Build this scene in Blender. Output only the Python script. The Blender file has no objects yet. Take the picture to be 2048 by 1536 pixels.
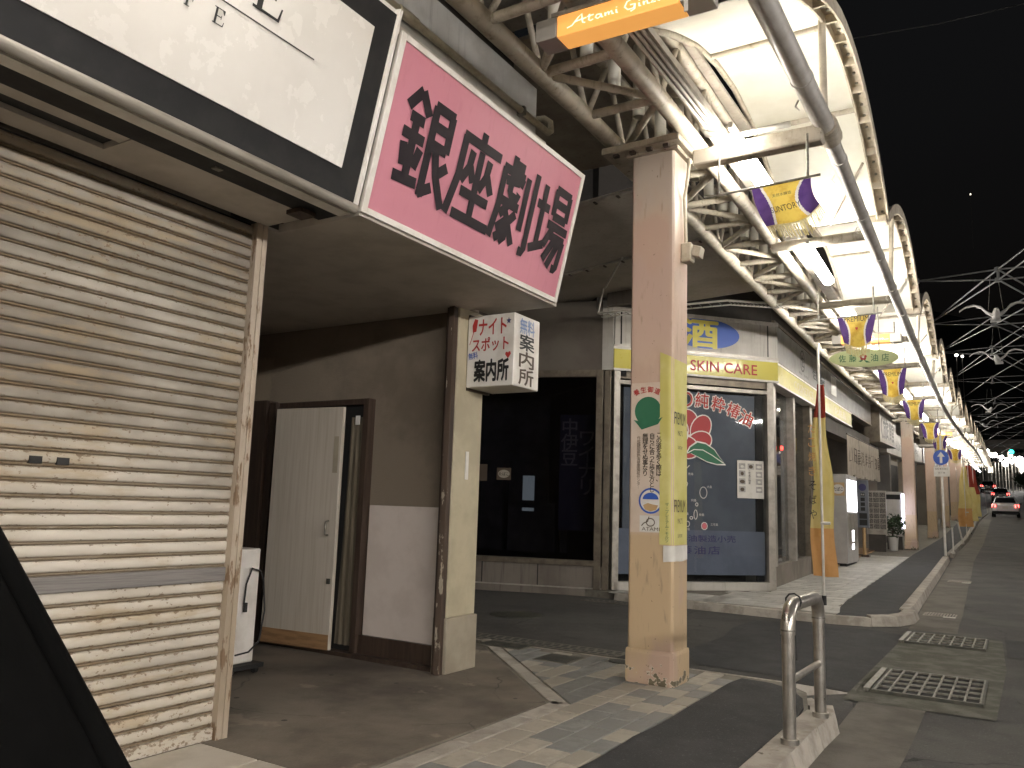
import bpy, bmesh, math, random
from mathutils import Vector, Matrix, noise as mnoise
random.seed(7)
sc = bpy.context.scene
col = sc.collection
V = Vector
# ------------------------------------------------------------------ camera
TH, RO, PSI = math.radians(8.55), math.radians(1.9), math.radians(32.183)
EYE = V((0, 0, 1.25))
_s, _c = math.sin(PSI), math.cos(PSI)
Dv = V((-_s * math.cos(TH), _c * math.cos(TH), math.sin(TH)))
r0 = V((_c, _s, 0)); u0 = r0.cross(Dv)
Rv = r0 * math.cos(RO) + u0 * math.sin(RO)
Uv = -r0 * math.sin(RO) + u0 * math.cos(RO)
cd = bpy.data.cameras.new('camera'); cam = bpy.data.objects.new('camera', cd); col.objects.link(cam)
cd.sensor_width = 36; cd.lens = 1610 * 36 / 2048; cd.clip_start = 0.02; cd.clip_end = 2000
mw = Matrix((Rv, Uv, -Dv)).transposed().to_4x4(); mw.translation = EYE
cam.matrix_world = mw
sc.camera = cam
# ------------------------------------------------------------------ night sky and exposure
w = bpy.data.worlds.new('World'); sc.world = w; w.use_nodes = True
nt = w.node_tree; bg = nt.nodes['Background']
sky = nt.nodes.new('ShaderNodeTexSky'); sky.sky_type = 'NISHITA'; sky.sun_disc = False
sky.sun_elevation = math.radians(-4); sky.sun_rotation = math.radians(200)
hs = nt.nodes.new('ShaderNodeHueSaturation'); hs.inputs['Saturation'].default_value = 0.3
nt.links.new(sky.outputs[0], hs.inputs['Color']); nt.links.new(hs.outputs[0], bg.inputs[0])
bg.inputs[1].default_value = 0.13
sc.view_settings.view_transform = 'Standard'; sc.view_settings.look = 'None'
sc.view_settings.gamma = 1; sc.view_settings.use_curve_mapping = False
sc.view_settings.exposure = 1.1
sc.cycles.use_denoising = True
sc.cycles.max_bounces = 7; sc.cycles.diffuse_bounces = 4; sc.cycles.glossy_bounces = 3
sc.cycles.transparent_max_bounces = 10
sc.cycles.sample_clamp_indirect = 4; sc.cycles.caustics_reflective = False; sc.cycles.caustics_refractive = False
LAMP = 88.0                       # radiance of the arcade tubes

# ------------------------------------------------------------------ helpers
def lerp_table(t, y):
    if y <= t[0][0]: return t[0][1]
    for (a, va), (b, vb) in zip(t, t[1:]):
        if y <= b: return va + (vb - va) * (y - a) / (b - a)
    (a, va), (b, vb) = t[-2], t[-1]
    return vb + (vb - va) / (b - a) * (y - b)
BX = [(5.6, 0), (24, -.55), (35, -.66), (52, -.88), (85, -1.3), (140, -3.2), (260, -9)]
ZG = [(12, 0), (18, .09), (26, .25), (35, .46), (44, .85), (52, 1.18), (69, 1.5), (85, 1.85), (100, 2.7), (117, 4.3), (160, 7.6), (400, 26)]
def bx(y): return lerp_table(BX, y)
def zg(y): return lerp_table(ZG, y)
def W(x, y, z): return V((x + bx(y), y, z + zg(y)))

class MB:
    def __init__(s): s.v = []; s.f = []; s.m = []; s.sm = []
    def add(s, vs, fs, mi=0, smooth=False):
        o = len(s.v); s.v += [tuple(p) for p in vs]
        for f in fs: s.f.append([i + o for i in f]); s.m.append(mi); s.sm.append(smooth)
        return s
    def hexa(s, p, mi=0):   # 8 points: bottom 4 ccw, top 4
        return s.add(p, [(3, 2, 1, 0), (4, 5, 6, 7), (0, 1, 5, 4), (1, 2, 6, 5), (2, 3, 7, 6), (3, 0, 4, 7)], mi)
    def box(s, x0, x1, y0, y1, z0, z1, mi=0):
        return s.hexa([(x0, y0, z0), (x1, y0, z0), (x1, y1, z0), (x0, y1, z0), (x0, y0, z1), (x1, y0, z1), (x1, y1, z1), (x0, y1, z1)], mi)
    def obox(s, O, A, B, C_, mi=0):   # corner O, edge vectors
        O, A, B, C_ = V(O), V(A), V(B), V(C_)
        return s.hexa([O, O + A, O + A + B, O + B, O + C_, O + A + C_, O + A + B + C_, O + B + C_], mi)
    def tube(s, pts, r, n=10, mi=0, cap=True):
        pts = [V(p) for p in pts]; N = len(pts); rings = []
        up = None
        for i, p in enumerate(pts):
            d = (pts[min(i + 1, N - 1)] - pts[max(i - 1, 0)]).normalized()
            if up is None: up = d.orthogonal().normalized()
            up = (up - d * up.dot(d)).normalized(); b = d.cross(up)
            rr = r[i] if isinstance(r, (list, tuple)) else r
            rings.append([p + (up * math.cos(2 * math.pi * k / n) + b * math.sin(2 * math.pi * k / n)) * rr for k in range(n)])
        vs = [q for g in rings for q in g]
        fs = [(i * n + k, i * n + (k + 1) % n, (i + 1) * n + (k + 1) % n, (i + 1) * n + k) for i in range(N - 1) for k in range(n)]
        s.add(vs, fs, mi, True)
        if cap:
            s.add(rings[0], [tuple(reversed(range(n)))], mi); s.add(rings[-1], [tuple(range(n))], mi)
        return s
    def prism(s, poly, z0, z1, mi=0):
        n = len(poly)
        vs = [(x, y, z0) for x, y in poly] + [(x, y, z1) for x, y in poly]
        return s.add(vs, [tuple(reversed(range(n))), tuple(range(n, 2 * n))] + [(i, (i + 1) % n, n + (i + 1) % n, n + i) for i in range(n)], mi)
    def sheet(s, poly3, mi=0): return s.add(poly3, [tuple(range(len(poly3)))], mi)
    def slab(s, O, R, U, poly, t, mi=0):  # 2-D outline in a frame, extruded by t along R x U
        O, R, U = V(O), V(R).normalized(), V(U).normalized(); N = R.cross(U); n = len(poly)
        a = [O + R * x + U * y for x, y in poly]; b = [p + N * t for p in a]
        return s.add(a + b, [tuple(reversed(range(n))), tuple(range(n, 2 * n))] + [(i, (i + 1) % n, n + (i + 1) % n, n + i) for i in range(n)], mi)
    def grid(s, fn, nu, nv, mi=0, smooth=True, matfn=None):
        o = len(s.v)
        for j in range(nv + 1):
            for i in range(nu + 1): s.v.append(tuple(fn(i / nu, j / nv)))
        for j in range(nv):
            for i in range(nu):
                a = o + j * (nu + 1) + i
                s.f.append([a, a + 1, a + nu + 2, a + nu + 1]); s.m.append(matfn((i + .5) / nu, (j + .5) / nv) if matfn else mi); s.sm.append(smooth)
        return s
    def mesh(s, name, mats, bevel=0, seg=1):
        me = bpy.data.meshes.new(name); me.from_pydata(s.v, [], s.f)
        for m in (mats if isinstance(mats, (list, tuple)) else [mats]): me.materials.append(m)
        for p, mi, sm in zip(me.polygons, s.m, s.sm): p.material_index = mi; p.use_smooth = sm
        if bevel:
            b = bmesh.new(); b.from_mesh(me); bmesh.ops.remove_doubles(b, verts=b.verts, dist=1e-5)
            bmesh.ops.bevel(b, geom=list(b.edges), offset=bevel, segments=seg, affect='EDGES', profile=.7, clamp_overlap=True)
            b.to_mesh(me); b.free()
        me.update(); return me
    def build(s, name, mats, parent=None, bevel=0, seg=1, kind=None):
        return link(name, s.mesh(name, mats, bevel, seg), parent, kind=kind)
def link(name, me, parent=None, pos=(0, 0, 0), kind=None, rot=None):
    o = bpy.data.objects.new(name, me); col.objects.link(o); o.location = pos
    if rot: o.rotation_euler = rot
    if parent is not None:
        o.parent = parent; q = parent; off = V((0, 0, 0))
        while q is not None: off += q.location; q = q.parent
        o.location = V(pos) - off
    if kind: o['kind'] = kind
    return o
def tag(o, label, cat, group=None):
    o['label'] = label; o['category'] = cat
    if group: o['group'] = group
    return o
def thing(name, label, cat, loc=(0, 0, 0), group=None):
    o = bpy.data.objects.new(name, None); col.objects.link(o); o.location = loc; o.empty_display_size = .1
    return tag(o, label, cat, group)
def struct(o): o['kind'] = 'structure'; return o
def sroot(name):
    o = bpy.data.objects.new(name, None); col.objects.link(o); o['kind'] = 'structure'; return o
_tc = {}
def text_geo(s, bold=0, shear=0, line=1.0, align='CENTER', space=1.0):
    k = (s, bold, shear, line, align, space)
    if k in _tc: return _tc[k]
    cu = bpy.data.curves.new('t', 'FONT'); cu.body = s; cu.offset = bold; cu.shear = shear; cu.space_line = line
    cu.align_x = align; cu.resolution_u = 3; cu.space_character = space
    o = bpy.data.objects.new('t', cu); col.objects.link(o)
    dg = bpy.context.evaluated_depsgraph_get(); dg.update()
    me = bpy.data.meshes.new_from_object(o.evaluated_get(dg))
    vs = [(p.co.x, p.co.y) for p in me.vertices]; fs = [tuple(p.vertices) for p in me.polygons]
    bpy.data.objects.remove(o); bpy.data.curves.remove(cu); bpy.data.meshes.remove(me)
    xs = [p[0] for p in vs] or [0, 1]; ys = [p[1] for p in vs] or [0, 1]
    bb = (min(xs), max(xs), min(ys), max(ys)); _tc[k] = (vs, fs, bb); return _tc[k]
def text(parent, s, fn, w=None, h=None, mat=None, c=(0, 0), rot=0, name='lettering', **kw):
    """fn maps sheet coordinates to space; text box w x h centred on c"""
    bold = kw.pop('bold', 0)
    vs, fs, (a, b, d, e) = text_geo(s, **kw)
    sx = w / (b - a) if w else None; sy = h / (e - d) if h else None
    sx = sx or sy; sy = sy or sx
    m = MB()
    o0 = fn(*c); nrm = (fn(c[0] + 1e-3, c[1]) - o0).cross(fn(c[0], c[1] + 1e-3) - o0).normalized()
    k = 0
    for ddx, ddy in ([(0, 0)] if not bold else [(0, 0)] + [(math.cos(t), math.sin(t)) for t in (0, .785, 1.571, 2.356, 3.142, 3.927, 4.712, 5.498)]):
        out = []
        for x, y in vs:
            X, Y = (x + ddx * bold - (a + b) / 2) * sx, (y + ddy * bold - (d + e) / 2) * sy
            if rot: X, Y = X * math.cos(rot) - Y * math.sin(rot), X * math.sin(rot) + Y * math.cos(rot)
            out.append(fn(c[0] + X, c[1] + Y) + nrm * (.00012 * k))
        m.add(out, fs); k += 1
    return m.build(name, mat, parent)
def poly2(parent, pts, fn, mat, name='print'):
    m = MB(); m.add([fn(*p) for p in pts], [tuple(range(len(pts)))]); return m.build(name, mat, parent)
def ribbon(pts, wd):
    """flat outline quads along a polyline"""
    L, Rr = [], []
    n = len(pts)
    for i in range(n):
        x0, y0 = pts[max(i - 1, 0)]; x1, y1 = pts[min(i + 1, n - 1)]
        l = math.hypot(x1 - x0, y1 - y0) or 1; nx, ny = -(y1 - y0) / l * wd / 2, (x1 - x0) / l * wd / 2
        L.append((pts[i][0] + nx, pts[i][1] + ny)); Rr.append((pts[i][0] - nx, pts[i][1] - ny))
    return L + Rr, [(i, i + 1, n + i + 1, n + i) for i in range(n - 1)]
def strokes(parent, lines, fn, wd, mat, name='lettering'):
    m = MB()
    for ln in lines:
        v, f = ribbon(ln, wd); m.add([fn(*p) for p in v], f)
    return m.build(name, mat, parent)
def frame_fn(O, R, U, off=.002):
    O, R, U = V(O), V(R).normalized(), V(U).normalized(); N = R.cross(U)
    return lambda x, y: O + R * x + U * y + N * off
def ell(cx, cy, rx, ry, n=28, a0=0, a1=2 * math.pi):
    return [(cx + rx * math.cos(a0 + (a1 - a0) * i / n), cy + ry * math.sin(a0 + (a1 - a0) * i / n)) for i in range(n)]

# ------------------------------------------------------------------ materials
def M(name, c, rough=.6, metal=0, c2=None, scale=4., lo=.4, hi=.65, detail=6, bump=0, bscale=80., rust=None, rscale=30., rthr=.62, rnd=0, stretch=None, spec=.5, coat=0, streak=None, crack=None, spots=None, transl=0):
    m = bpy.data.materials.new(name); m.use_nodes = True; n = m.node_tree.nodes; L = m.node_tree.links; b = n['Principled BSDF']
    b.inputs['Roughness'].default_value = rough; b.inputs['Metallic'].default_value = metal; b.inputs['Specular IOR Level'].default_value = spec
    if coat: b.inputs['Coat Weight'].default_value = coat; b.inputs['Coat Roughness'].default_value = .08
    geo = n.new('ShaderNodeNewGeometry'); pos = geo.outputs['Position']
    if stretch:
        mp = n.new('ShaderNodeMapping'); mp.inputs['Scale'].default_value = stretch; L.new(pos, mp.inputs[0]); spos = mp.outputs[0]
    else: spos = pos
    rgb = n.new('ShaderNodeRGB'); rgb.outputs[0].default_value = (*c, 1); cur = rgb.outputs[0]
    def noise(sc_, det, src):
        t = n.new('ShaderNodeTexNoise'); t.inputs['Scale'].default_value = sc_; t.inputs['Detail'].default_value = det; t.inputs['Roughness'].default_value = .62
        L.new(src, t.inputs['Vector']); return t.outputs['Fac']
    def ramp(src, a, b_):
        r = n.new('ShaderNodeMapRange'); r.inputs[1].default_value = a; r.inputs[2].default_value = b_; r.interpolation_type = 'SMOOTHSTEP'; L.new(src, r.inputs[0]); return r.outputs[0]
    def mix(f, A, Bc):
        x = n.new('ShaderNodeMix'); x.data_type = 'RGBA'; L.new(f, x.inputs[0]); L.new(A, x.inputs[6]); x.inputs[7].default_value = (*Bc, 1); return x.outputs[2]
    if rnd:
        oi = n.new('ShaderNodeObjectInfo'); hsv = n.new('ShaderNodeHueSaturation'); mr = n.new('ShaderNodeMapRange')
        mr.inputs[3].default_value = 1 - rnd; mr.inputs[4].default_value = 1 + rnd; L.new(oi.outputs['Random'], mr.inputs[0]); L.new(mr.outputs[0], hsv.inputs['Value']); L.new(cur, hsv.inputs['Color']); cur = hsv.outputs[0]
    if c2: cur = mix(ramp(noise(scale, detail, spos), lo, hi), cur, c2)
    if streak:
        mp2 = n.new('ShaderNodeMapping'); mp2.inputs['Scale'].default_value = (14, 14, .8); L.new(pos, mp2.inputs[0])
        cur = mix(ramp(noise(1.6, 5, mp2.outputs[0]), .52, .78), cur, streak)
    if rust: cur = mix(ramp(noise(rscale, 5, spos), rthr, rthr + .06), cur, rust)
    def voro(sc_, feat, warp):
        nt_ = n.new('ShaderNodeTexNoise'); nt_.inputs['Scale'].default_value = 2.5; nt_.inputs['Detail'].default_value = 5; L.new(pos, nt_.inputs['Vector'])
        vm_ = n.new('ShaderNodeVectorMath'); vm_.operation = 'MULTIPLY_ADD'; L.new(nt_.outputs['Color'], vm_.inputs[0]); vm_.inputs[1].default_value = (warp,) * 3; L.new(pos, vm_.inputs[2])
        vt = n.new('ShaderNodeTexVoronoi'); vt.feature = feat; vt.inputs['Scale'].default_value = sc_; L.new(vm_.outputs[0], vt.inputs['Vector']); return vt.outputs['Distance']
    if crack:
        e_ = ramp(voro(crack[1], 'DISTANCE_TO_EDGE', .5), crack[2], 0.0); nz_ = ramp(noise(.7, 3, pos), .45, .6)
        mu = n.new('ShaderNodeMath'); mu.operation = 'MULTIPLY'; L.new(e_, mu.inputs[0]); L.new(nz_, mu.inputs[1]); cur = mix(mu.outputs[0], cur, crack[0])
    if spots:
        cur = mix(ramp(voro(spots[1], 'F1', .0), spots[2], spots[2] * .7), cur, spots[0])
    L.new(cur, b.inputs['Base Color'])
    rr = n.new('ShaderNodeMapRange'); rr.inputs[3].default_value = max(rough - .12, .03); rr.inputs[4].default_value = min(rough + .15, 1); L.new(noise(7, 5, pos), rr.inputs[0]); L.new(rr.outputs[0], b.inputs['Roughness'])
    if transl:
        tl = n.new('ShaderNodeBsdfTranslucent'); L.new(cur, tl.inputs[0]); mx = n.new('ShaderNodeMixShader'); mx.inputs[0].default_value = transl; L.new(b.outputs[0], mx.inputs[1]); L.new(tl.outputs[0], mx.inputs[2]); L.new(mx.outputs[0], n['Material Output'].inputs[0])
    if bump:
        bp = n.new('ShaderNodeBump'); bp.inputs['Strength'].default_value = bump; bp.inputs['Distance'].default_value = .01; L.new(noise(bscale, 4, pos), bp.inputs['Height']); L.new(bp.outputs[0], b.inputs['Normal'])
    return m
def EM(name, c, s):
    m = bpy.data.materials.new(name); m.use_nodes = True; n = m.node_tree.nodes; L = m.node_tree.links; b = n['Principled BSDF']
    b.inputs['Base Color'].default_value = (*c, 1); b.inputs['Emission Color'].default_value = (*c, 1); b.inputs['Emission Strength'].default_value = s; b.inputs['Roughness'].default_value = .4
    return m
def GL(name, tint=(.9, .92, .92), refl=1.0, rough=.03):
    m = bpy.data.materials.new(name); m.use_nodes = True; n = m.node_tree.nodes; L = m.node_tree.links
    out = n['Material Output']; n.remove(n['Principled BSDF'])
    t = n.new('ShaderNodeBsdfTransparent'); t.inputs[0].default_value = (*tint, 1); g = n.new('ShaderNodeBsdfGlossy'); g.inputs['Roughness'].default_value = rough
    fr = n.new('ShaderNodeFresnel'); fr.inputs[0].default_value = 1.5; mx = n.new('ShaderNodeMixShader')
    mm = n.new('ShaderNodeMath'); mm.operation = 'MULTIPLY'; mm.inputs[1].default_value = refl; L.new(fr.outputs[0], mm.inputs[0])
    L.new(mm.outputs[0], mx.inputs[0]); L.new(t.outputs[0], mx.inputs[1]); L.new(g.outputs[0], mx.inputs[2]); L.new(mx.outputs[0], out.inputs[0]); return m

m_asph = M('asphalt', (.058, .057, .055), .85, c2=(.09, .087, .081), scale=1.3, bump=1.6, bscale=60, rust=(.15, .145, .135), rscale=62, rthr=.6, crack=(.02, .8, .012) and ((.02, .019, .018), .9, .012), spots=((.16, .155, .14), 3.2, .05))
m_asph2 = M('asphalt_side_street', (.06, .058, .054), .85, c2=(.038, .036, .034), scale=.9, bump=.8, bscale=150, rust=(.13, .125, .115), rscale=62, rthr=.61, crack=((.02, .019, .018), .8, .014), spots=((.13, .125, .11), 2.6, .06))
m_dark = M('asphalt_patch', (.024, .025, .027), .8, c2=(.04, .04, .041), scale=3, bump=1, bscale=170, rust=(.085, .085, .085), rscale=70, rthr=.6)
m_conc = M('worn_concrete', (.17, .145, .115), .7, c2=(.075, .062, .05), scale=1.6, lo=.35, hi=.7, bump=.4, bscale=60, rust=(.22, .19, .15), rscale=2.6, rthr=.6, crack=((.035, .03, .025), .7, .01), spots=((.04, .034, .028), 3.5, .07))
m_gut = M('gutter_concrete', (.15, .138, .118), .85, c2=(.1, .09, .075), scale=2.3, bump=.8, bscale=110)
m_moss = M('mossy_concrete', (.14, .135, .115), .9, c2=(.08, .08, .06), scale=5, lo=.35, hi=.6, bump=1.6, bscale=55, rust=(.2, .19, .16), rscale=60, rthr=.64)
m_kerb = M('kerb_stone', (.42, .385, .335), .8, c2=(.29, .26, .22), scale=6, bump=.6, bscale=120, rust=(.12, .105, .08), rscale=14, rthr=.66, rnd=.12)
m_grout = M('pavement_grout', (.2, .185, .155), .9, c2=(.13, .115, .095), scale=6)
m_tileA = M('cream_tile', (.37, .335, .28), .55, c2=(.33, .298, .248), scale=14, bump=.25, bscale=140, rnd=.14)
m_tileB = M('grey_tile', (.215, .214, .202), .55, c2=(.19, .189, .178), scale=14, bump=.25, bscale=140, rnd=.16)
m_tileC = M('pale_tile', (.5, .46, .4), .5, c2=(.4, .36, .3), scale=5, bump=.2, bscale=140, rnd=.06)
m_tileD = M('far_tile', (.5, .485, .45), .5, c2=(.4, .385, .355), scale=4, bump=.2, bscale=140, rnd=.18)
m_iron = M('cast_iron', (.07, .072, .062), .5, .6, c2=(.11, .105, .085), scale=12, bump=.8, bscale=120)
m_galv = M('galvanised_bar', (.3, .29, .26), .5, .75, c2=(.18, .17, .14), scale=30)
m_steel = M('stainless_tube', (.58, .55, .5), .3, .9, c2=(.45, .42, .38), scale=16)
m_chrome = M('silver_tube', (.13, .13, .128), .35, .3, c2=(.1, .1, .098), scale=5)
m_alu = M('aluminium_frame', (.5, .47, .42), .4, .55, c2=(.36, .33, .29), scale=6)
m_alud = M('bronze_aluminium', (.2, .17, .13), .4, .5, c2=(.13, .11, .085), scale=6)
m_white = M('white_paint', (.78, .75, .7), .45, c2=(.66, .62, .56), scale=5)
m_truss = M('cream_truss_paint', (.52, .47, .39), .5, c2=(.36, .315, .245), scale=8, lo=.4, hi=.7, rust=(.1, .065, .035), rscale=16, rthr=.67, streak=(.22, .18, .12))
m_pipe = M('grey_pipe', (.56, .54, .51), .42, c2=(.47, .445, .41), scale=7, rust=(.22, .18, .13), rscale=20, rthr=.7)
m_vault = M('vault_panel', (.8, .78, .7), .55, c2=(.7, .67, .58), scale=1.2)
m_edge = M('edge_channel', (.62, .56, .46), .5, c2=(.42, .36, .28), scale=7, rust=(.16, .11, .06), rscale=20, rthr=.66)
m_deck = M('roof_deck_sheet', (.38, .345, .3), .7, c2=(.29, .26, .22), scale=2.5, streak=(.22, .195, .16))
m_deck2 = M('roof_deck_pale', (.46, .42, .37), .7, c2=(.38, .34, .29), scale=1.6, streak=(.33, .29, .24))
m_panelw = M('weathered_white_panel', (.66, .65, .62), .5, c2=(.5, .49, .46), scale=2, streak=(.42, .41, .39), rust=(.2, .18, .15), rscale=12, rthr=.72)
m_capg = M('grey_end_cap', (.3, .285, .26), .5)
m_capw = M('bright_end_cap', (.62, .6, .56), .35, .3)
m_int = M('dim_interior', (.16, .16, .19), .8, c2=(.09, .09, .11), scale=2)
m_deckf = M('brown_grey_fascia', (.15, .13, .11), .7, c2=(.12, .1, .085), scale=1.6)
m_black = M('black_paint', (.010, .010, .011), .55, c2=(.016, .016, .016), scale=6, spec=.25)
m_blackm = M('matt_black', (.01, .01, .01), .7)
m_signw = M('white_sign_sheet', (.66, .635, .59), .24, c2=(.61, .585, .54), scale=1.1)
m_pink = M('pink_sign_sheet', (.58, .235, .295), .5, c2=(.55, .215, .275), scale=.8, spec=.3, streak=(.52, .2, .255))
m_ink = M('dark_plum_ink', (.014, .009, .013), .55, spec=.2)
m_soff = M('soffit_paint', (.52, .48, .43), .6, c2=(.42, .385, .34), scale=3, rust=(.12, .09, .06), rscale=9, rthr=.74)
m_soffg = M('soffit_grey_metal', (.3, .275, .24), .45, .3, c2=(.2, .18, .15), scale=12, stretch=(1, .15, 1))
m_plast = M('brown_plaster', (.25, .205, .155), .85, c2=(.18, .145, .108), scale=1.4, bump=.9, bscale=220, rust=(.31, .25, .18), rscale=1.1, rthr=.62)
m_dwood = M('dark_brown_wood', (.035, .022, .016), .5, c2=(.06, .04, .028), scale=6, stretch=(6, 6, .4))
m_door = M('pale_wood_door', (.5, .455, .39), .45, c2=(.42, .37, .3), scale=3, stretch=(14, 14, .5), lo=.35, hi=.75)
m_board = M('white_board', (.62, .55, .5), .7, c2=(.56, .49, .44), scale=4)
m_sheet = M('dusty_plastic_sheet', (.17, .145, .105), .4, c2=(.1, .085, .06), scale=3, stretch=(16, 16, .8))
m_pillar = M('beige_pillar', (.46, .41, .29), .6, c2=(.38, .335, .235), scale=2.5, rust=(.13, .085, .05), rscale=22, rthr=.74)
m_pillar2 = M('beige_pillar_base', (.34, .3, .23), .65, c2=(.27, .235, .18), scale=3)
m_peel = M('peeling_paint', (.075, .052, .038), .7, c2=(.36, .32, .25), scale=16, lo=.58, hi=.62, stretch=(1, 1, .35))
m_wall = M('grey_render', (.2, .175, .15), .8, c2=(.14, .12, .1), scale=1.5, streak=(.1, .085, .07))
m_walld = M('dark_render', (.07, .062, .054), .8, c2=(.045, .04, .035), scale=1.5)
m_fasc = M('pale_fascia', (.5, .48, .44), .5, c2=(.4, .375, .34), scale=1.5, streak=(.3, .275, .24))
m_fascg = M('brushed_grey_fascia', (.24, .235, .225), .35, .5, c2=(.17, .165, .155), scale=1.2)
m_ctext = M('cream_letter', (.6, .55, .4), .6)
m_yel = M('yellow_band', (.6, .53, .09), .3, c2=(.52, .45, .07), scale=2, coat=.4)
m_red = M('red_letter', (.42, .035, .03), .5)
m_crim = M('crimson_print', (.35, .03, .035), .5)
m_grn = M('green_print', (.02, .13, .065), .5)
m_blue = M('blue_print', (.03, .09, .4), .4)
m_navy = M('navy_print', (.05, .05, .14), .5)
m_lblue = M('faded_blue_print', (.22, .3, .5), .5)
m_ltr = M('black_letter', (.012, .012, .012), .5)
m_brl = M('brown_letter', (.09, .065, .045), .6)
m_slate = M('slate_blind', (.18, .195, .225), .75, c2=(.15, .163, .19), scale=2)
m_frost = M('frosted_film', (.24, .265, .33), .6, c2=(.2, .22, .28), scale=2)
m_paper = M('white_paper', (.7, .68, .64), .7, c2=(.62, .6, .55), scale=8)
m_wline = M('white_print', (.75, .72, .68), .6)
m_pinkp = M('pink_print', (.6, .15, .18), .6)
m_photo = M('dark_photo', (.06, .055, .05), .5, c2=(.3, .28, .25), scale=40)
m_poster = M('column_poster', (.62, .52, .43), .6, c2=(.55, .45, .36), scale=5)
m_ban = M('yellow_green_banner', (.55, .5, .14), .5, c2=(.62, .57, .22), scale=3)
m_purp = M('purple_cloth', (.1, .05, .2), .8, c2=(.075, .035, .16), scale=9, transl=.5)
m_gold = M('gold_cloth', (.78, .58, .12), .75, c2=(.6, .38, .06), scale=9, transl=.5)
m_fring = M('cream_fringe', (.68, .6, .34), .85, c2=(.5, .42, .2), scale=90, transl=.5)
m_wcloth = M('white_cloth', (.75, .72, .68), .8, transl=.5)
m_noren = M('linen_curtain', (.6, .54, .46), .85, c2=(.52, .46, .38), scale=7, transl=.5)
m_oval = M('oval_sign', (.62, .66, .42), .5, transl=.5)
m_beige = M('vending_side', (.4, .385, .37), .45, c2=(.34, .325, .31), scale=3)
m_wood = M('warm_wood', (.3, .18, .09), .5, c2=(.2, .115, .055), scale=4, stretch=(1, 8, 8))
m_leaf = M('plant_leaf', (.03, .055, .025), .5, c2=(.05, .085, .035), scale=30)
m_pot = M('white_pot', (.6, .58, .55), .5)
m_tan = M('tan_paint', (.5, .34, .17), .55, c2=(.42, .275, .13), scale=3)
m_carw = M('white_car_paint', (.82, .8, .8), .3, coat=.5)
m_carb = M('black_car_paint', (.02, .02, .022), .25, coat=.8)
m_rub = M('tyre_rubber', (.02, .02, .02), .8)
m_glassd = M('dark_car_glass', (.008, .008, .01), .08)
m_pvc = M('cream_conduit', (.5, .45, .35), .4, c2=(.4, .35, .26), scale=14)
m_flagy = M('yellow_banner_cloth', (.8, .68, .3), .8, c2=(.75, .62, .24), scale=3, transl=.5)
m_flago = M('orange_banner_cloth', (.74, .42, .17), .8, c2=(.68, .36, .13), scale=4, transl=.5)
m_flagr = M('red_banner_cloth', (.36, .06, .04), .8, c2=(.3, .05, .032), scale=4, transl=.5)
m_trim = M('car_pillar_plastic', (.0018, .0018, .0018), .9, c2=(.003, .003, .003), scale=9, spec=.05)
m_gull = M('white_gull_fibreglass', (.36, .35, .33), .5, c2=(.28, .27, .255), scale=8)
m_bwall = [M('far_wall_a', (.3, .27, .23), .8, c2=(.24, .21, .18), scale=1), M('far_wall_b', (.18, .17, .16), .8, c2=(.13, .12, .11), scale=1), M('far_wall_c', (.4, .36, .3), .8, c2=(.32, .28, .23), scale=1)]
g_shop = GL('shop_glass', (.88, .9, .92), .6)
g_dark = GL('dark_shop_glass', (.5, .5, .52), .8)
e_lamp = EM('fluorescent_tube', (1, .95, .84), LAMP)
e_lampw = EM('fluorescent_tube_white', (1, .96, .91), LAMP)
e_lampo = EM('opposite_fill_tube', (1, .95, .9), 120.0)
e_diff = EM('lamp_diffuser', (1, .95, .86), 22.0)
e_diffn = EM('near_lamp_diffuser', (1, .95, .88), 17.0)
e_orange = EM('orange_backlit_panel', (1, .46, .11), .31)
e_white = EM('white_letter_backlit', (1, .86, .66), .45)
e_vend = EM('vending_display', (1, .97, 1), 4.5)
e_led = EM('blue_white_led', (.75, .75, 1), 6)
e_red = EM('red_tail_light', (1, .06, .05), 9)
e_redd = EM('red_indicator', (1, .03, .02), 5)
e_green = EM('green_signal', (.03, .9, .7), 6)
e_glow = EM('street_lamp_head', (1, .97, .92), 30)
e_glow2 = EM('small_lamp_head', (1, .95, .88), 12)
e_win = EM('lit_window', (1, .9, .7), 1.3)
e_disp = EM('display_cabinet', (.6, .7, .75), .16)

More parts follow.
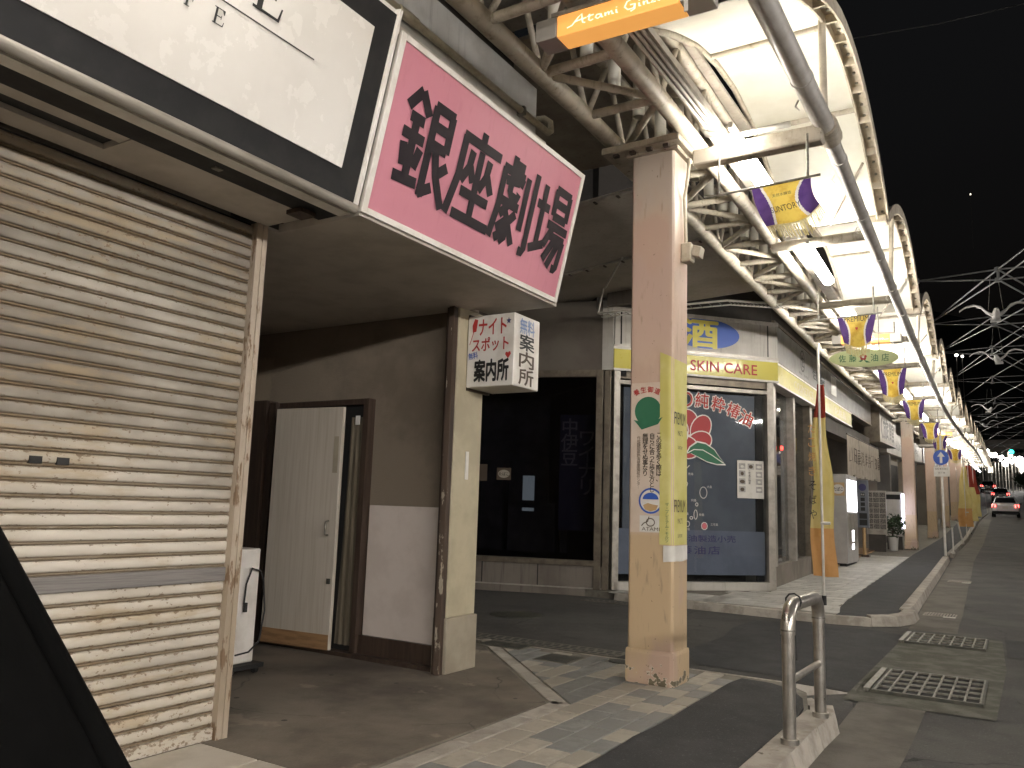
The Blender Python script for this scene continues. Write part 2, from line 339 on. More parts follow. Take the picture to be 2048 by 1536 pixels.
# ------------------------------------------------------------------ shutter slat material: paint with rust along the laps
def slat_mat(pitch):
    m = bpy.data.materials.new('rusty_cream_slat'); m.use_nodes = True; n = m.node_tree.nodes; L = m.node_tree.links; b = n['Principled BSDF']; b.inputs['Roughness'].default_value = .5
    tc = n.new('ShaderNodeTexCoord'); sp = n.new('ShaderNodeSeparateXYZ'); L.new(tc.outputs['Object'], sp.inputs[0])
    geo = n.new('ShaderNodeNewGeometry')
    def nz(scale, st):
        mp = n.new('ShaderNodeMapping'); mp.inputs['Scale'].default_value = st; L.new(geo.outputs['Position'], mp.inputs[0])
        t = n.new('ShaderNodeTexNoise'); t.inputs['Scale'].default_value = scale; t.inputs['Detail'].default_value = 5; t.inputs['Roughness'].default_value = .65; L.new(mp.outputs[0], t.inputs['Vector']); return t.outputs['Fac']
    def math_(op, a, b_):
        x = n.new('ShaderNodeMath'); x.operation = op
        for i, q in enumerate((a, b_)):
            if isinstance(q, (int, float)): x.inputs[i].default_value = q
            else: L.new(q, x.inputs[i])
        return x.outputs[0]
    def ss(a, lo, hi):
        x = n.new('ShaderNodeMapRange'); x.interpolation_type = 'SMOOTHSTEP'; x.inputs[1].default_value = lo; x.inputs[2].default_value = hi; L.new(a, x.inputs[0]); return x.outputs[0]
    def mix(f, A, Bc):
        x = n.new('ShaderNodeMix'); x.data_type = 'RGBA'; L.new(f, x.inputs[0])
        if isinstance(A, tuple): x.inputs[6].default_value = (*A, 1)
        else: L.new(A, x.inputs[6])
        x.inputs[7].default_value = (*Bc, 1); return x.outputs[2]
    zz = math_('DIVIDE', sp.outputs[2], pitch)
    edge = math_('ADD', ss(zz, .72, .95), ss(math_('SUBTRACT', .42, zz), .0, .15))       # near the lap
    big = nz(1.6, (1, 1, 1.6))
    up = n.new('ShaderNodeSeparateXYZ'); L.new(geo.outputs['Position'], up.inputs[0])
    c = mix(ss(big, .38, .7), (.56, .515, .445), (.47, .425, .35))
    grime_shade = ss(math_('ADD', nz(1.1, (1, .5, 1.4)), math_('MULTIPLY', up.outputs[2], .16)), .60, .94)  # blotchy grime, with shade painted in towards the soffit
    c = mix(math_('MULTIPLY', grime_shade, .85), c, (.13, .108, .085))
    stain = ss(math_('ADD', nz(7, (1, .35, 1.6)), math_('MULTIPLY', math_('SUBTRACT', big, .5), .5)), .50, .70)
    c = mix(math_('MULTIPLY', stain, .55), c, (.36, .27, .16))
    fine = nz(55, (1, .6, 1))
    r = ss(math_('ADD', fine, math_('ADD', math_('MULTIPLY', edge, .10), math_('MULTIPLY', math_('SUBTRACT', big, .5), .3))), .645, .70)
    c = mix(math_('MULTIPLY', r, .8), c, (.16, .105, .06))
    grv = math_('MULTIPLY', ss(math_('SUBTRACT', .265, zz), .0, .02), ss(nz(18, (1, .4, 1)), .15, .45))
    c = mix(math_('MULTIPLY', grv, .85), c, (.17, .12, .07))
    L.new(c, b.inputs['Base Color']); return m

# column paint: bands by height of its own coat of paint, chips near the foot
def column_mat():
    m = bpy.data.materials.new('column_paint'); m.use_nodes = True; n = m.node_tree.nodes; L = m.node_tree.links; b = n['Principled BSDF']; b.inputs['Roughness'].default_value = .5
    tc = n.new('ShaderNodeTexCoord'); sp = n.new('ShaderNodeSeparateXYZ'); L.new(tc.outputs['Object'], sp.inputs[0])
    nz = n.new('ShaderNodeTexNoise'); nz.inputs['Scale'].default_value = 5; nz.inputs['Detail'].default_value = 6; L.new(tc.outputs['Object'], nz.inputs['Vector'])
    ad = n.new('ShaderNodeMath'); ad.operation = 'MULTIPLY_ADD'; L.new(nz.outputs[0], ad.inputs[0]); ad.inputs[1].default_value = .05; L.new(sp.outputs[2], ad.inputs[2])
    mr = n.new('ShaderNodeMapRange'); mr.inputs[2].default_value = 4.0; L.new(sp.outputs[2], mr.inputs[0])
    cr = n.new('ShaderNodeValToRGB'); L.new(mr.outputs[0], cr.inputs[0]); e = cr.color_ramp.elements
    e[0].position = 0; e[0].color = (.54, .405, .255, 1); e[1].position = 1; e[1].color = (.48, .42, .35, 1)
    for p, c in [(.245, (.53, .395, .245)), (.2475, (.56, .43, .32)), (.5, (.56, .42, .33)), (.6, (.53, .39, .31)), (.72, (.50, .37, .30)), (.8, (.5, .42, .35))]:
        k = e.new(p); k.color = (*c, 1)
    def noise(s, st=(1, 1, 1)):
        mp = n.new('ShaderNodeMapping'); mp.inputs['Scale'].default_value = st; L.new(tc.outputs['Object'], mp.inputs[0])
        t = n.new('ShaderNodeTexNoise'); t.inputs['Scale'].default_value = s; t.inputs['Detail'].default_value = 6; L.new(mp.outputs[0], t.inputs['Vector']); return t.outputs[0]
    def ss(a, lo, hi):
        x = n.new('ShaderNodeMapRange'); x.interpolation_type = 'SMOOTHSTEP'; x.inputs[1].default_value = lo; x.inputs[2].default_value = hi; L.new(a, x.inputs[0]); return x.outputs[0]
    def mix(f, A, Bc):
        x = n.new('ShaderNodeMix'); x.data_type = 'RGBA'; L.new(f, x.inputs[0]); L.new(A, x.inputs[6]); x.inputs[7].default_value = (*Bc, 1); return x.outputs[2]
    c = mix(ss(noise(2.2, (1, 1, .5)), .5, .75), cr.outputs[0], (.55, .44, .29))
    c = mix(ss(noise(9, (3, 3, .6)), .56, .8), c, (.33, .25, .17))
    c = mix(ss(noise(1.4, (1.5, 1.5, .8)), .52, .62), c, (.5, .36, .28))
    c = mix(ss(noise(38), .69, .73), c, (.2, .15, .1))
    lowz = n.new('ShaderNodeMapRange'); lowz.inputs[1].default_value = 0; lowz.inputs[2].default_value = .3; lowz.inputs[3].default_value = .17; lowz.inputs[4].default_value = -.16; L.new(sp.outputs[2], lowz.inputs[0])
    a2 = n.new('ShaderNodeMath'); L.new(noise(13), a2.inputs[0]); L.new(lowz.outputs[0], a2.inputs[1])
    c = mix(ss(a2.outputs[0], .645, .66), c, (.6, .53, .43))
    c = mix(ss(a2.outputs[0], .665, .68), c, (.13, .11, .07))
    L.new(c, b.inputs['Base Color']); return m
m_col = column_mat()

# ================================================================== SETTING: ground
xs = [-90, -30, -12, -6, -3, -1.05, 0, 2, 5, 7, 12, 30, 90]
ys = [-40, -10, 0, 6, 12, 15, 18, 22, 26, 30, 35, 40, 44, 48, 52, 60, 69, 77, 85, 93, 100, 108, 117, 130, 145, 160, 220, 300, 400]
g = MB(); g.v = [((x + bx(y)) if abs(x) < 80 else x, y, zg(y)) for y in ys for x in xs]
for j in range(len(ys) - 1):
    for i in range(len(xs) - 1):
        a = j * len(xs) + i; g.f.append([a, a + 1, a + len(xs) + 1, a + len(xs)]); g.m.append(0); g.sm.append(True)
struct(g.build('road', m_asph))
def strip(x0, x1, ya, yb, z, mat, name, step=3.0, jag=0):
    m = MB(); n = max(2, int((yb - ya) / step)); pts = []
    for i in range(n + 1):
        y = ya + (yb - ya) * i / n
        m.v += [tuple(W(x0 + random.uniform(-jag, jag), y, z)), tuple(W(x1 + random.uniform(-jag, jag), y, z))]
    for i in range(n): m.f.append([2 * i, 2 * i + 1, 2 * i + 3, 2 * i + 2]); m.m.append(0); m.sm.append(False)
    return struct(m.build(name, mat))
# side street surface, dark patch, gutters
struct(MB().sheet([(-14, 6.38, .004), (-1.12, 6.38, .004), (-1.12, 10.5, .004), (-14, 10.5, .004)]).build('side_street', m_asph2))
struct(MB().sheet([(-2.62, 7.25, .009), (-2.3, 6.66, .009), (-1.75, 6.63, .009), (-1.1, 6.42, .009), (-1.1, 9.85, .009), (-1.5, 10.02, .009), (-2.7, 9.85, .009), (-2.72, 9.0, .009), (-2.6, 8.3, .009)]).build('side_street_patch', m_dark))
strip(-.98, -.58, -8, 6.15, .006, m_gut, 'gutter', .6, .012)
struct(MB().sheet([(-1.1, 6.15, .008), (-.19, 6.15, .008), (-.16, 8.2, .008), (-.22, 10.15, .008), (-1.14, 10.2, .008), (-1.12, 8.2, .008)]).build('mossy_gutter_slab', m_moss))
strip(-1.0, -.5, 10.4, 60, .006, m_gut, 'far_gutter', 1.0, .012)
struct(MB().sheet([(-.16, 9.0, .010), (1.6, 9.0, .010), (1.6, 10.3, .010), (-.2, 10.3, .010)]).build('road_patch', m_dark))
strip(.1, 1.3, 2.0, 8.6, .005, m_asph2, 'road_wheel_track', .7, .05)

# near pavement
pv = sroot('pavement')
bed = MB(); bed.prism([(-5.9, -8), (-1.12, -8), (-1.12, 5.2), (-1.25, 5.75), (-1.45, 5.98), (-5.9, 5.98)], 0, .093); bed.build('bedding', m_grout, pv)
MB().hexa([(-5.9, 5.98, 0), (-1.45, 5.98, 0), (-1.1, 6.38, 0), (-5.9, 6.38, 0), (-5.9, 5.98, .1), (-1.45, 5.98, .1), (-1.1, 6.38, .008), (-5.9, 6.38, .008)]).build('ramp_edge', m_kerb, pv)
MB().prism([(-5.9, 2.63), (-2.47, 2.63), (-2.43, 4.36), (-4.3, 6.24), (-5.9, 6.24)][:3] + [(-4.05, 5.975), (-5.9, 5.975)], .02, .101).build('concrete_apron', m_conc, pv)
ap = MB(); ap.v = []
left = [(-1.72 + random.uniform(-.012, .012), -8 + i * (13.86 / 60)) for i in range(61)]
right = [(-1.5, 5.84), (-1.34, 5.72), (-1.22, 5.5), (-1.16, 5.25), (-1.13, 4.9), (-1.13, -8)]
MB().prism(list(reversed(left)) [:0] + [(-1.13, -8), (-1.13, 4.9), (-1.16, 5.25), (-1.22, 5.5), (-1.34, 5.72), (-1.5, 5.84)] + list(reversed(left)), .05, .106).build('asphalt_strip', m_dark, pv)
# border stones round the concrete apron
def stone(a, b, wd, z0, z1, mat, parent, gap=.006, name='border_stone', bev=.004):
    a, b = V((*a, 0)), V((*b, 0)); d = (b - a).normalized(); nn = V((-d.y, d.x, 0)); a = a + d * gap; b = b - d * gap
    m = MB(); p = [a, b, b + nn * wd, a + nn * wd]
    m.hexa([(q.x, q.y, z0) for q in p] + [(q.x, q.y, z1) for q in p]); return m.build(name, mat, parent, bevel=bev)
y = -1.4
while y < 4.3:
    stone((-2.305, y), (-2.305, min(y + .6, 4.43)), .115, .03, .103, m_kerb, pv); y += .6
dl = V((-1.62, 1.62)); n_ = 4
for i in range(n_):
    a = V((-2.31, 4.42)) + dl * (i / n_); b = V((-2.31, 4.42)) + dl * ((i + 1) / n_)
    stone(a, b, .1, .03, .103, m_kerb, pv)
# tiles: a few meshes shared by all
tm = {}
def tile_mesh(w_, l_, mat, key, h=.012):
    k = (round(w_, 2), round(l_, 3), key)
    if k not in tm: tm[k] = MB().box(-w_ / 2, w_ / 2, -l_ / 2, l_ / 2, -h, 0).mesh('tile', mat, bevel=.003)
    return tm[k]
TW, TL = .15, .235
for j in range(-13, 4):
    x0 = -2.3 + TW * j; xw = TW if j < 3 else .12
    for k in range(-3, 30):
        yc = .6 + TL * k + (TL / 2 if j % 2 else 0) + .02 * (j % 3)
        xc = x0 + xw / 2
        if yc + TL / 2 > 5.98 or yc < 2.4: continue
        mt, key = (m_tileB, 'b') if random.random() < .48 else (m_tileA, 'a')
        if xc < -2.29 and xc + yc < 2.13 + .21:
            P_ = [(xc - xw / 2 + .004, yc - TL / 2 + .004), (xc + xw / 2 - .004, yc - TL / 2 + .004), (xc + xw / 2 - .004, yc + TL / 2 - .004), (xc - xw / 2 + .004, yc + TL / 2 - .004)]
            Q_ = []
            for ii in range(4):
                p_, q_ = P_[ii], P_[(ii + 1) % 4]; dp0, dq0 = p_[0] + p_[1] - 2.13, q_[0] + q_[1] - 2.13
                if dp0 >= 0: Q_.append(p_)
                if dp0 * dq0 < 0: f_ = dp0 / (dp0 - dq0); Q_.append((p_[0] + (q_[0] - p_[0]) * f_, p_[1] + (q_[1] - p_[1]) * f_))
            if len(Q_) >= 3: MB().prism(Q_, .0915, .1035).build('tile', mt, pv)
            continue
        link('tile', tile_mesh(xw - .008, TL - .008, mt, key), pv, (xc, yc, .1035 + random.uniform(-.0012, .0012)))
for i in range(3):
    for k in range(6):
        link('tile', tile_mesh(.39, .39, m_tileC, 'c'), pv, (-3.08 + .4 * i - .02, 2.42 - .4 * k, .106))
# manhole and plates
def cover(label, cx, cy, sx, sy, z, rnd_=False):
    t = thing('utility_cover', label, 'cover', (cx, cy, z), 'covers set in the ground')
    if rnd_:
        MB().prism(ell(cx, cy, sx, sy, 36), z, z + .006).build('rim', m_iron, t)
        MB().prism(ell(cx, cy, sx * .9, sy * .9, 36), z + .004, z + .010).build('lid', m_iron, t)
    else:
        MB().box(cx - sx / 2, cx + sx / 2, cy - sy / 2, cy + sy / 2, z, z + .006).build('rim', m_grout, t)
        MB().box(cx - sx / 2 + .012, cx + sx / 2 - .012, cy - sy / 2 + .012, cy + sy / 2 - .012, z + .001, z + .010).build('lid', m_iron, t)
cover('round dark iron manhole cover in the side street', -4.96, 8.15, .31, .31, .004, True)
cover('square dark iron plate set in the tiles nearest the pale pillar', -3.66, 5.84, .42, .22, .102)
cover('square dark iron plate set in the tiles closest to the painted column', -3.03, 5.62, .3, .3, .102)
cover('small round iron valve cover beside the column base', -2.62, 5.83, .09, .08, .102, True)
# kerbs
kn = sroot('kerb')
yy = -1.2
while yy < 4.7:
    MB().hexa([(-1.135, yy + .006, 0), (-.955, yy + .006, 0), (-.955, yy + .594, 0), (-1.135, yy + .594, 0), (-1.13, yy + .006, .118), (-.99, yy + .006, .118), (-.99, yy + .594, .118), (-1.13, yy + .594, .118)]).build('kerb_stone', m_kerb, kn, bevel=.008, seg=2); yy += .6
def curve_stone(p0, p1, d0, d1, wd, z):
    """stone between two points of the outer line, d = outward direction"""
    p0, p1, d0, d1 = V((*p0, 0)), V((*p1, 0)), V((*d0, 0)).normalized(), V((*d1, 0)).normalized()
    a, b, c, d = p0 - d0 * wd, p0, p1, p1 - d1 * wd
    return MB().hexa([(q.x, q.y, z - .12) for q in (a, b, c, d)] + [(a.x, a.y, z), (b.x - d0.x * .03, b.y - d0.y * .03, z), (c.x - d1.x * .03, c.y - d1.y * .03, z), (d.x, d.y, z)])
curve_stone((-.955, 4.8), (-.945, 5.2), (1, 0), (1, .1), .18, .115).build('kerb_stone', m_kerb, kn, bevel=.008, seg=2)
curve_stone((-.945, 5.21), (-1.02, 5.55), (1, .1), (1, .5), .17, .085).build('kerb_stone', m_kerb, kn, bevel=.008, seg=2)
curve_stone((-1.02, 5.56), (-1.22, 5.86), (1, .5), (.6, 1), .14, .05).build('kerb_stone', m_kerb, kn, bevel=.006, seg=2)
kf = sroot('far_kerb')
# corner of the far pavement: outer line points
oc = [(-4.8, 10.42), (-4.2, 10.33), (-3.6, 10.28), (-3.0, 10.24), (-2.4, 10.2), (-1.9, 10.2), (-1.5, 10.3), (-1.24, 10.55), (-1.12, 10.95), (-1.12, 11.5)]
def outd(i):
    a = V(oc[max(i - 1, 0)]); b = V(oc[min(i + 1, len(oc) - 1)]); d = (b - a).normalized(); return (d.y, -d.x)
for i in range(len(oc) - 1):
    z = .1 if i < 6 else .125
    curve_stone(oc[i], oc[i + 1], outd(i), outd(i + 1), .14 if i < 6 else .17, z).build('kerb_stone', m_kerb, kf, bevel=.007)
yy = 11.51
while yy < 58:
    if not 22.9 < yy < 24.6:
        p = [W(-1.02 - .16, yy + .008, 0), W(-1.02 + .01, yy + .008, 0), W(-1.02 + .01, yy + .79, 0), W(-1.02 - .16, yy + .79, 0)]
        q = [W(-1.02 - .155, yy + .008, .125), W(-1.02 - .025, yy + .008, .125), W(-1.02 - .025, yy + .79, .125), W(-1.02 - .155, yy + .79, .125)]
        off = max(0, (12.8 - yy) * .04)
        MB().hexa([(a.x - off * 0, a.y, a.z) for a in p + q]).build('kerb_stone', m_kerb, kf, bevel=.008)
    yy += .8
# far pavement slab
fp = sroot('far_pavement')
poly = [(-9, 10.9), (-4.8, 10.55), (-3.6, 10.4), (-2.4, 10.33), (-1.9, 10.33), (-1.6, 10.4), (-1.4, 10.6), (-1.28, 10.95), (-1.28, 11.6), (-1.28, 12), (-6, 12), (-9, 12)]
MB().prism(poly, 0, .093).build('bedding', m_grout, fp)
def slabstrip(x0, x1, ya, yb, z0, z1, step=2.):
    m = MB(); n = int((yb - ya) / step)
    for i in range(n):
        a, b = ya + (yb - ya) * i / n, ya + (yb - ya) * (i + 1) / n
        m.hexa([W(x0, a, z0), W(x1, a, z0), W(x1, b, z0), W(x0, b, z0), W(x0, a, z1), W(x1, a, z1), W(x1, b, z1), W(x0, b, z1)])
    return m
slabstrip(-5.5, -1.1, 12, 130, -.2, .093).build('bedding', m_grout, fp)
slabstrip(-1.88, -1.15, 12, 130, 0, .101).build('asphalt_strip', m_dark, fp)
MB().prism([(-1.9, 10.34), (-1.62, 10.42), (-1.44, 10.62), (-1.33, 10.95), (-1.33, 12.02), (-2.07, 12.02), (-2.0, 11.2), (-1.9, 10.6)], .02, .1015).build('asphalt_strip', m_dark, fp)
for k in range(44):
    y0 = 10.5 + .28 * k; yc = y0 + .14
    xr = -1.89 if yc > 12 else -1.9 - .17 * (yc - 10.6) / 1.4
    xl = -3.36 if yc > 12.8 else max(-3.6, -4.98 + (yc - 10.79 + .35) / 1.085)
    e = -3.76 + (.155 if k % 2 else 0)
    while e < xr:
        a_, b_ = max(e, xl), min(e + .31, xr)
        if b_ - a_ > .05:
            p = W((a_ + b_) / 2, yc, .1) if yc > 12 else V(((a_ + b_) / 2, yc, .1))
            link('tile', tile_mesh(b_ - a_ - .008, .272, m_tileD, 'd'), fp, p)
        e += .31
for j in range(5):      # row of tiles toward the side street in front of the corner shop
    for k in range(3):
        xc, yc = -4.75 + .31 * j, 10.62 + .1 * j * 0 + .28 * k
        if yc > 10.79 + (xc + 4.98) * 1.085 - .1 or xc > -3.5: continue
        link('tile', tile_mesh(.302, .272, m_tileD, 'd'), fp, (xc, yc, .1))

# grates in the gutter
def grate(label, x0, x1, y0, y1, nx, ny, white_bar):
    t = thing('drain_grate', label, 'grate', ((x0 + x1) / 2, (y0 + y1) / 2, 0), 'gutter grates')
    MB().sheet([(x0, y0, .012), (x1, y0, .012), (x1, y1, .012), (x0, y1, .012)]).build('pit', m_blackm, t)
    fr = MB()
    for a in ((x0 - .02, x0, y0 - .02, y1 + .02), (x1, x1 + .02, y0 - .02, y1 + .02), (x0, x1, y0 - .02, y0), (x0, x1, y1, y1 + .02)): fr.box(*a, .008, .030)
    fr.build('frame', m_iron, t)
    bm_ = MB().box(-.006, .006, -(y1 - y0) / 2, (y1 - y0) / 2, 0, .014).mesh('bar', m_galv); bn = MB().box(-(x1 - x0) / 2, (x1 - x0) / 2, -.008, .008, 0, .013).mesh('bar', m_galv)
    for i in range(nx): link('bar', bm_, t, (x0 + (x1 - x0) * i / (nx - 1), (y0 + y1) / 2, .018))
    for j in range(ny): link('bar', bn, t, ((x0 + x1) / 2, y0 + (y1 - y0) * j / (ny - 1), .017))
    if white_bar: MB().box(x0 - .075, x0 - .03, y0, y1, .008, .034).build('edge_bar', m_galv, t, bevel=.003)
grate('large square mesh grate in the gutter nearest the steel rail', -.95, -.29, 6.52, 7.48, 8, 6, True)
grate('large mesh grate in the mossy slab by the far kerb corner', -1.03, -.36, 9.25, 10.02, 8, 5, True)
def slot(label, x0, x1, y0, y1, z):
    t = thing('drain_grate', label, 'grate', ((x0 + x1) / 2, (y0 + y1) / 2, z), 'gutter grates')
    MB().box(x0 - .02, x1 + .02, y0 - .02, y1 + .02, z, z + .006).build('frame', m_kerb, t)
    MB().sheet([(x0, y0, z + .008), (x1, y0, z + .008), (x1, y1, z + .008), (x0, y1, z + .008)]).build('pit', m_blackm, t)
    n = 10; me = MB().box(-.009, .009, -(y1 - y0) / 2, (y1 - y0) / 2, 0, .008).mesh('bar', m_kerb)
    for i in range(n): link('bar', me, t, (x0 + (x1 - x0) * (i + .5) / n, (y0 + y1) / 2, z + .006))
    MB().box(x1 - .12, x1 + .02, y0 - .07, y0 - .035, z, z + .010).build('pale_edge', m_white, t)
slot('slotted drain at the foot of the far kerb corner', -1.12, -.78, 12.05, 12.4, .007)
slot('slotted drain farther along the far kerb', -1.2, -.86, 17.6, 18.0, .09)
# perforated channel covers along the side street
def channel(label, x0, x1, yc, z):
    t = thing('channel_cover', label, 'drain cover', ((x0 + x1) / 2, yc, z), 'side street channel covers')
    MB().box(x0, x1, yc - .13, yc + .13, z, z + .006).build('plate', m_gut, t)
    me = MB().box(-.028, .028, -.02, .02, 0, .001).mesh('slot', m_blackm)
    nx = int((x1 - x0) / .085)
    for i in range(nx):
        for j in range(3): link('slot', me, t, (x0 + (i + .5 + .3 * (j % 2)) * (x1 - x0) / (nx + .3), yc - .075 + .075 * j, z + .0062))
channel('perforated channel cover on the near edge of the side street', -4.55, -2.95, 6.62, .006)
channel('perforated channel cover in front of the dark shop window', -5.1, -4.3, 10.15, .006)

# ================================================================== NEAR BUILDING with shutter
PIT = .0622
bA = thing('shuttered_shop_building', 'near shop building with a doorway recess and a pale corner pillar', 'building', (-3.3, 2.7, .1))
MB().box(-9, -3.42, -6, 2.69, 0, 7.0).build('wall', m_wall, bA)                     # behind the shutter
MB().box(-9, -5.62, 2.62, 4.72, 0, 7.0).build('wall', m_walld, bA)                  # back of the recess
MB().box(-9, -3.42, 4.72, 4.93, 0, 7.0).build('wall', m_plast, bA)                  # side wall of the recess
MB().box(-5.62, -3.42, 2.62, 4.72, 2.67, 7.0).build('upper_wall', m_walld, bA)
MB().box(-5.6, -3.3, 2.76, 4.70, 2.655, 2.668).build('recess_ceiling', m_soff, bA)
MB().box(-5.6, -3.44, 2.692, 2.72, .1, 2.65).build('recess_side_wall', m_plast, bA)
# corner pillar
MB().box(-3.46, -3.36, 4.6, 4.935, .47, 2.66).build('pillar', m_pillar, bA, bevel=.006)
MB().box(-3.47, -3.345, 4.585, 4.95, .1, .47).build('pillar_base', m_pillar2, bA, bevel=.006)
MB().box(-3.44, -3.37, 4.555, 4.598, .1, 2.65).build('jamb', m_dwood, bA, bevel=.003)
MB().box(-3.41, -3.366, 4.54, 4.553, .1, 2.65).build('peeling_edge', m_peel, bA)
MB().box(-3.358, -3.352, 4.74, 4.775, 1.42, 1.62).build('name_plate', m_paper, bA)
# side wall finishes
MB().box(-4.21, -3.43, 4.668, 4.716, .1, .26).build('baseboard', m_dwood, bA)
MB().box(-5.3, -3.43, 4.60, 4.716, .1, .13).build('sill', m_dwood, bA)
MB().box(-4.20, -3.44, 4.698, 4.712, .235, 1.215).build('white_board', m_board, bA)
# door opening in the side wall
MB().box(-5.22, -4.26, 4.69, 4.717, .13, 2.0).build('dark_opening', m_blackm, bA)
fr = MB(); fr.box(-4.27, -4.22, 4.64, 4.718, .13, 2.03); fr.box(-5.28, -5.21, 4.60, 4.718, .13, 2.03); fr.box(-5.21, -4.27, 4.64, 4.718, 1.985, 2.03); fr.build('door_frame', m_dwood, bA)
MB().grid(lambda u, v: V((-4.42 + .15 * u + .04 * (1 - v) * (u - 1), 4.675 + .006 * math.sin(u * 19 + v * 3), .17 + v * 1.72)), 14, 6).build('plastic_sheet', m_sheet, bA)
MB().box(-4.36, -4.32, 4.655, 4.664, 1.83, 1.9).build('small_tag', m_paper, bA)
MB().box(-5.6, -5.3, 4.58, 4.70, .1, 2.05).build('dark_side_frame', m_dwood, bA)
d = thing('door', 'pale wood door standing ajar in the doorway recess', 'door', (-5.08, 4.5, .14))
MB().obox((-5.08, 4.5, .14), (.68, .055, 0), (-.003, .035, 0), (0, 0, 1.82)).build('leaf', m_door, d, bevel=.003)
MB().obox((-5.075, 4.496, .14), (.67, .054, 0), (0, .003, 0), (0, 0, .11)).build('cardboard_strip', m_wood, d)
MB().tube([(-4.46, 4.535, .98), (-4.455, 4.50, .985), (-4.455, 4.50, 1.08), (-4.46, 4.535, 1.085)], .008, 8).build('handle', m_galv, d)
MB().obox((-4.462, 4.542, 1.45), (.045, .0036, 0), (0, .002, 0), (0, 0, .28)).build('sticker', m_pillar2, d)
MB().obox((-4.44, 4.53, .62), (.03, .003, 0), (0, .01, 0), (0, 0, .04)).build('lock', m_iron, d)
# upper storey pale panel and ledge behind the signs
MB().box(-3.05, -2.82, -3, 4.84, 3.80, 3.90).build('upper_ledge', m_white, bA)
MB().box(-3.1, -2.87, -3, 4.83, 3.6, 3.80).build('upper_recess', m_dwood, bA)
MB().box(-3.1, -2.9, -3, 4.82, 3.90, 4.33).build('upper_panel', m_panelw, bA)
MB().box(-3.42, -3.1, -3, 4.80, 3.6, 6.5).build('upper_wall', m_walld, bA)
# conduit above the sign
cdt = tag(MB().tube([(-2.865, -2, 4.03), (-2.865, 4.86, 4.03), (-2.865, 4.95, 4.03), (-2.868, 4.99, 4.06), (-2.88, 5.0, 4.14), (-2.93, 4.99, 4.18), (-3.05, 4.97, 4.18)], .024, 12).build('conduit', m_pvc), 'cream conduit with an elbow running above the pink sign', 'conduit')
for yq in (1.2, 2.9, 4.55): MB().box(-2.9, -2.838, yq, yq + .03, 4.0, 4.06).build('clip', m_galv, cdt)
MB().tube([(-2.865, 3.2, 4.03), (-2.865, 3.36, 4.03)], .031, 12).build('coupling', m_pvc, cdt)

# shutter
sh = thing('roller_shutter', 'rusty cream roller shutter with one grey rail, beside the doorway', 'shutter', (-3.33, 1.0, .1))
Y0, Y1 = -2.2, 2.688
pr = [(0, .0), (0, .0036), (.010, .0042), (.012, .008), (.010, .0118), (0, .0124), (0, .0158), (.010, .0166), (.0145, .024), (.0155, .038), (.0145, .053), (.011, .0605), (.0, .0622)]
sl = MB(); nyy = 2
for i, (px_, pz) in enumerate(pr): sl.v += [(px_, Y0 - 1, pz), (px_, Y1 - 1, pz)]
for i in range(len(pr) - 1): sl.f.append([2 * i, 2 * i + 1, 2 * i + 3, 2 * i + 2]); sl.m.append(0); sl.sm.append(7 <= i <= 10)
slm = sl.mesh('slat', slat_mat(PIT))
NR = 12
z = .155; k = 0
while z + PIT < 2.66:
    if .835 < z < .885: z = .905; 
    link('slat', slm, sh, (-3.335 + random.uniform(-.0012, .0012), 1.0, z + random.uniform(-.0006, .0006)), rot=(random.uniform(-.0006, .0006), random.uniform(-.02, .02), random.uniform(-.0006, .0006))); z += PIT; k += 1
MB().box(-3.335, -3.308, Y0, Y1, .838, .905).build('grey_rail', M('weathered_grey_rail', (.2, .185, .175), .6, c2=(.14, .13, .125), scale=6, stretch=(8, .8, 30)), sh, bevel=.004)
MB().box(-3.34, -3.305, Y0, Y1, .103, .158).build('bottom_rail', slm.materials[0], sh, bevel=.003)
for yh in (1.70, 1.81): MB().box(-3.33, -3.313, yh, yh + .05, 1.352, 1.382).build('lock_slot', m_blackm, sh)
MB().box(-3.345, -3.338, Y0, Y1, .1, 2.66).build('backing', m_blackm, sh)
m_guide = M('rusty_guide_paint', (.42, .355, .285), .55, c2=(.31, .25, .185), scale=5, rust=(.17, .11, .065), rscale=22, rthr=.55, stretch=(1, 1, .25))
gd = MB(); gd.box(-3.40, -3.285, 2.728, 2.757, .1, 2.66); gd.box(-3.40, -3.285, 2.690, 2.712, .1, 2.66); gd.box(-3.40, -3.291, 2.712, 2.728, .1, 2.66); gd.build('guide_rail', m_guide, sh)

# soffit below the signs: strips parallel to the street
so = thing('sign_soffit', 'pale panelled soffit with dark slots under the shop signs', 'soffit', (-3.0, 2, 2.66))
Ls, Le = -2.2, 2.80
MB().box(-3.30, -3.17, Ls, 2.76, 2.664, 2.69).build('panel', m_soff, so)
MB().box(-3.17, -2.965, 1.77, 2.76, 2.660, 2.69).build('panel', m_soff, so)
MB().box(-3.045, -2.965, Ls, 1.765, 2.660, 2.69).build('panel', m_soff, so)
MB().box(-3.168, -3.047, Ls, 1.765, 2.685, 2.70).build('dark_slot', m_blackm, so)
MB().box(-2.962, -2.82, Ls, Le, 2.657, 2.70).build('black_strip', m_black, so)
MB().box(-2.818, -2.745, Ls, Le, 2.652, 2.70).build('white_strip', m_white, so)
MB().tube([(-2.715, Ls, 2.672), (-2.715, Le, 2.672)], .026, 10).build('grey_tube', m_soffg, so)
MB().box(-3.30, -2.72, 2.84, 4.88, 2.655, 2.70).build('plain_panel', m_soff, so)
MB().box(-3.0, -2.9, 2.62, 2.72, 2.635, 2.656).build('bracket', m_dwood, so)
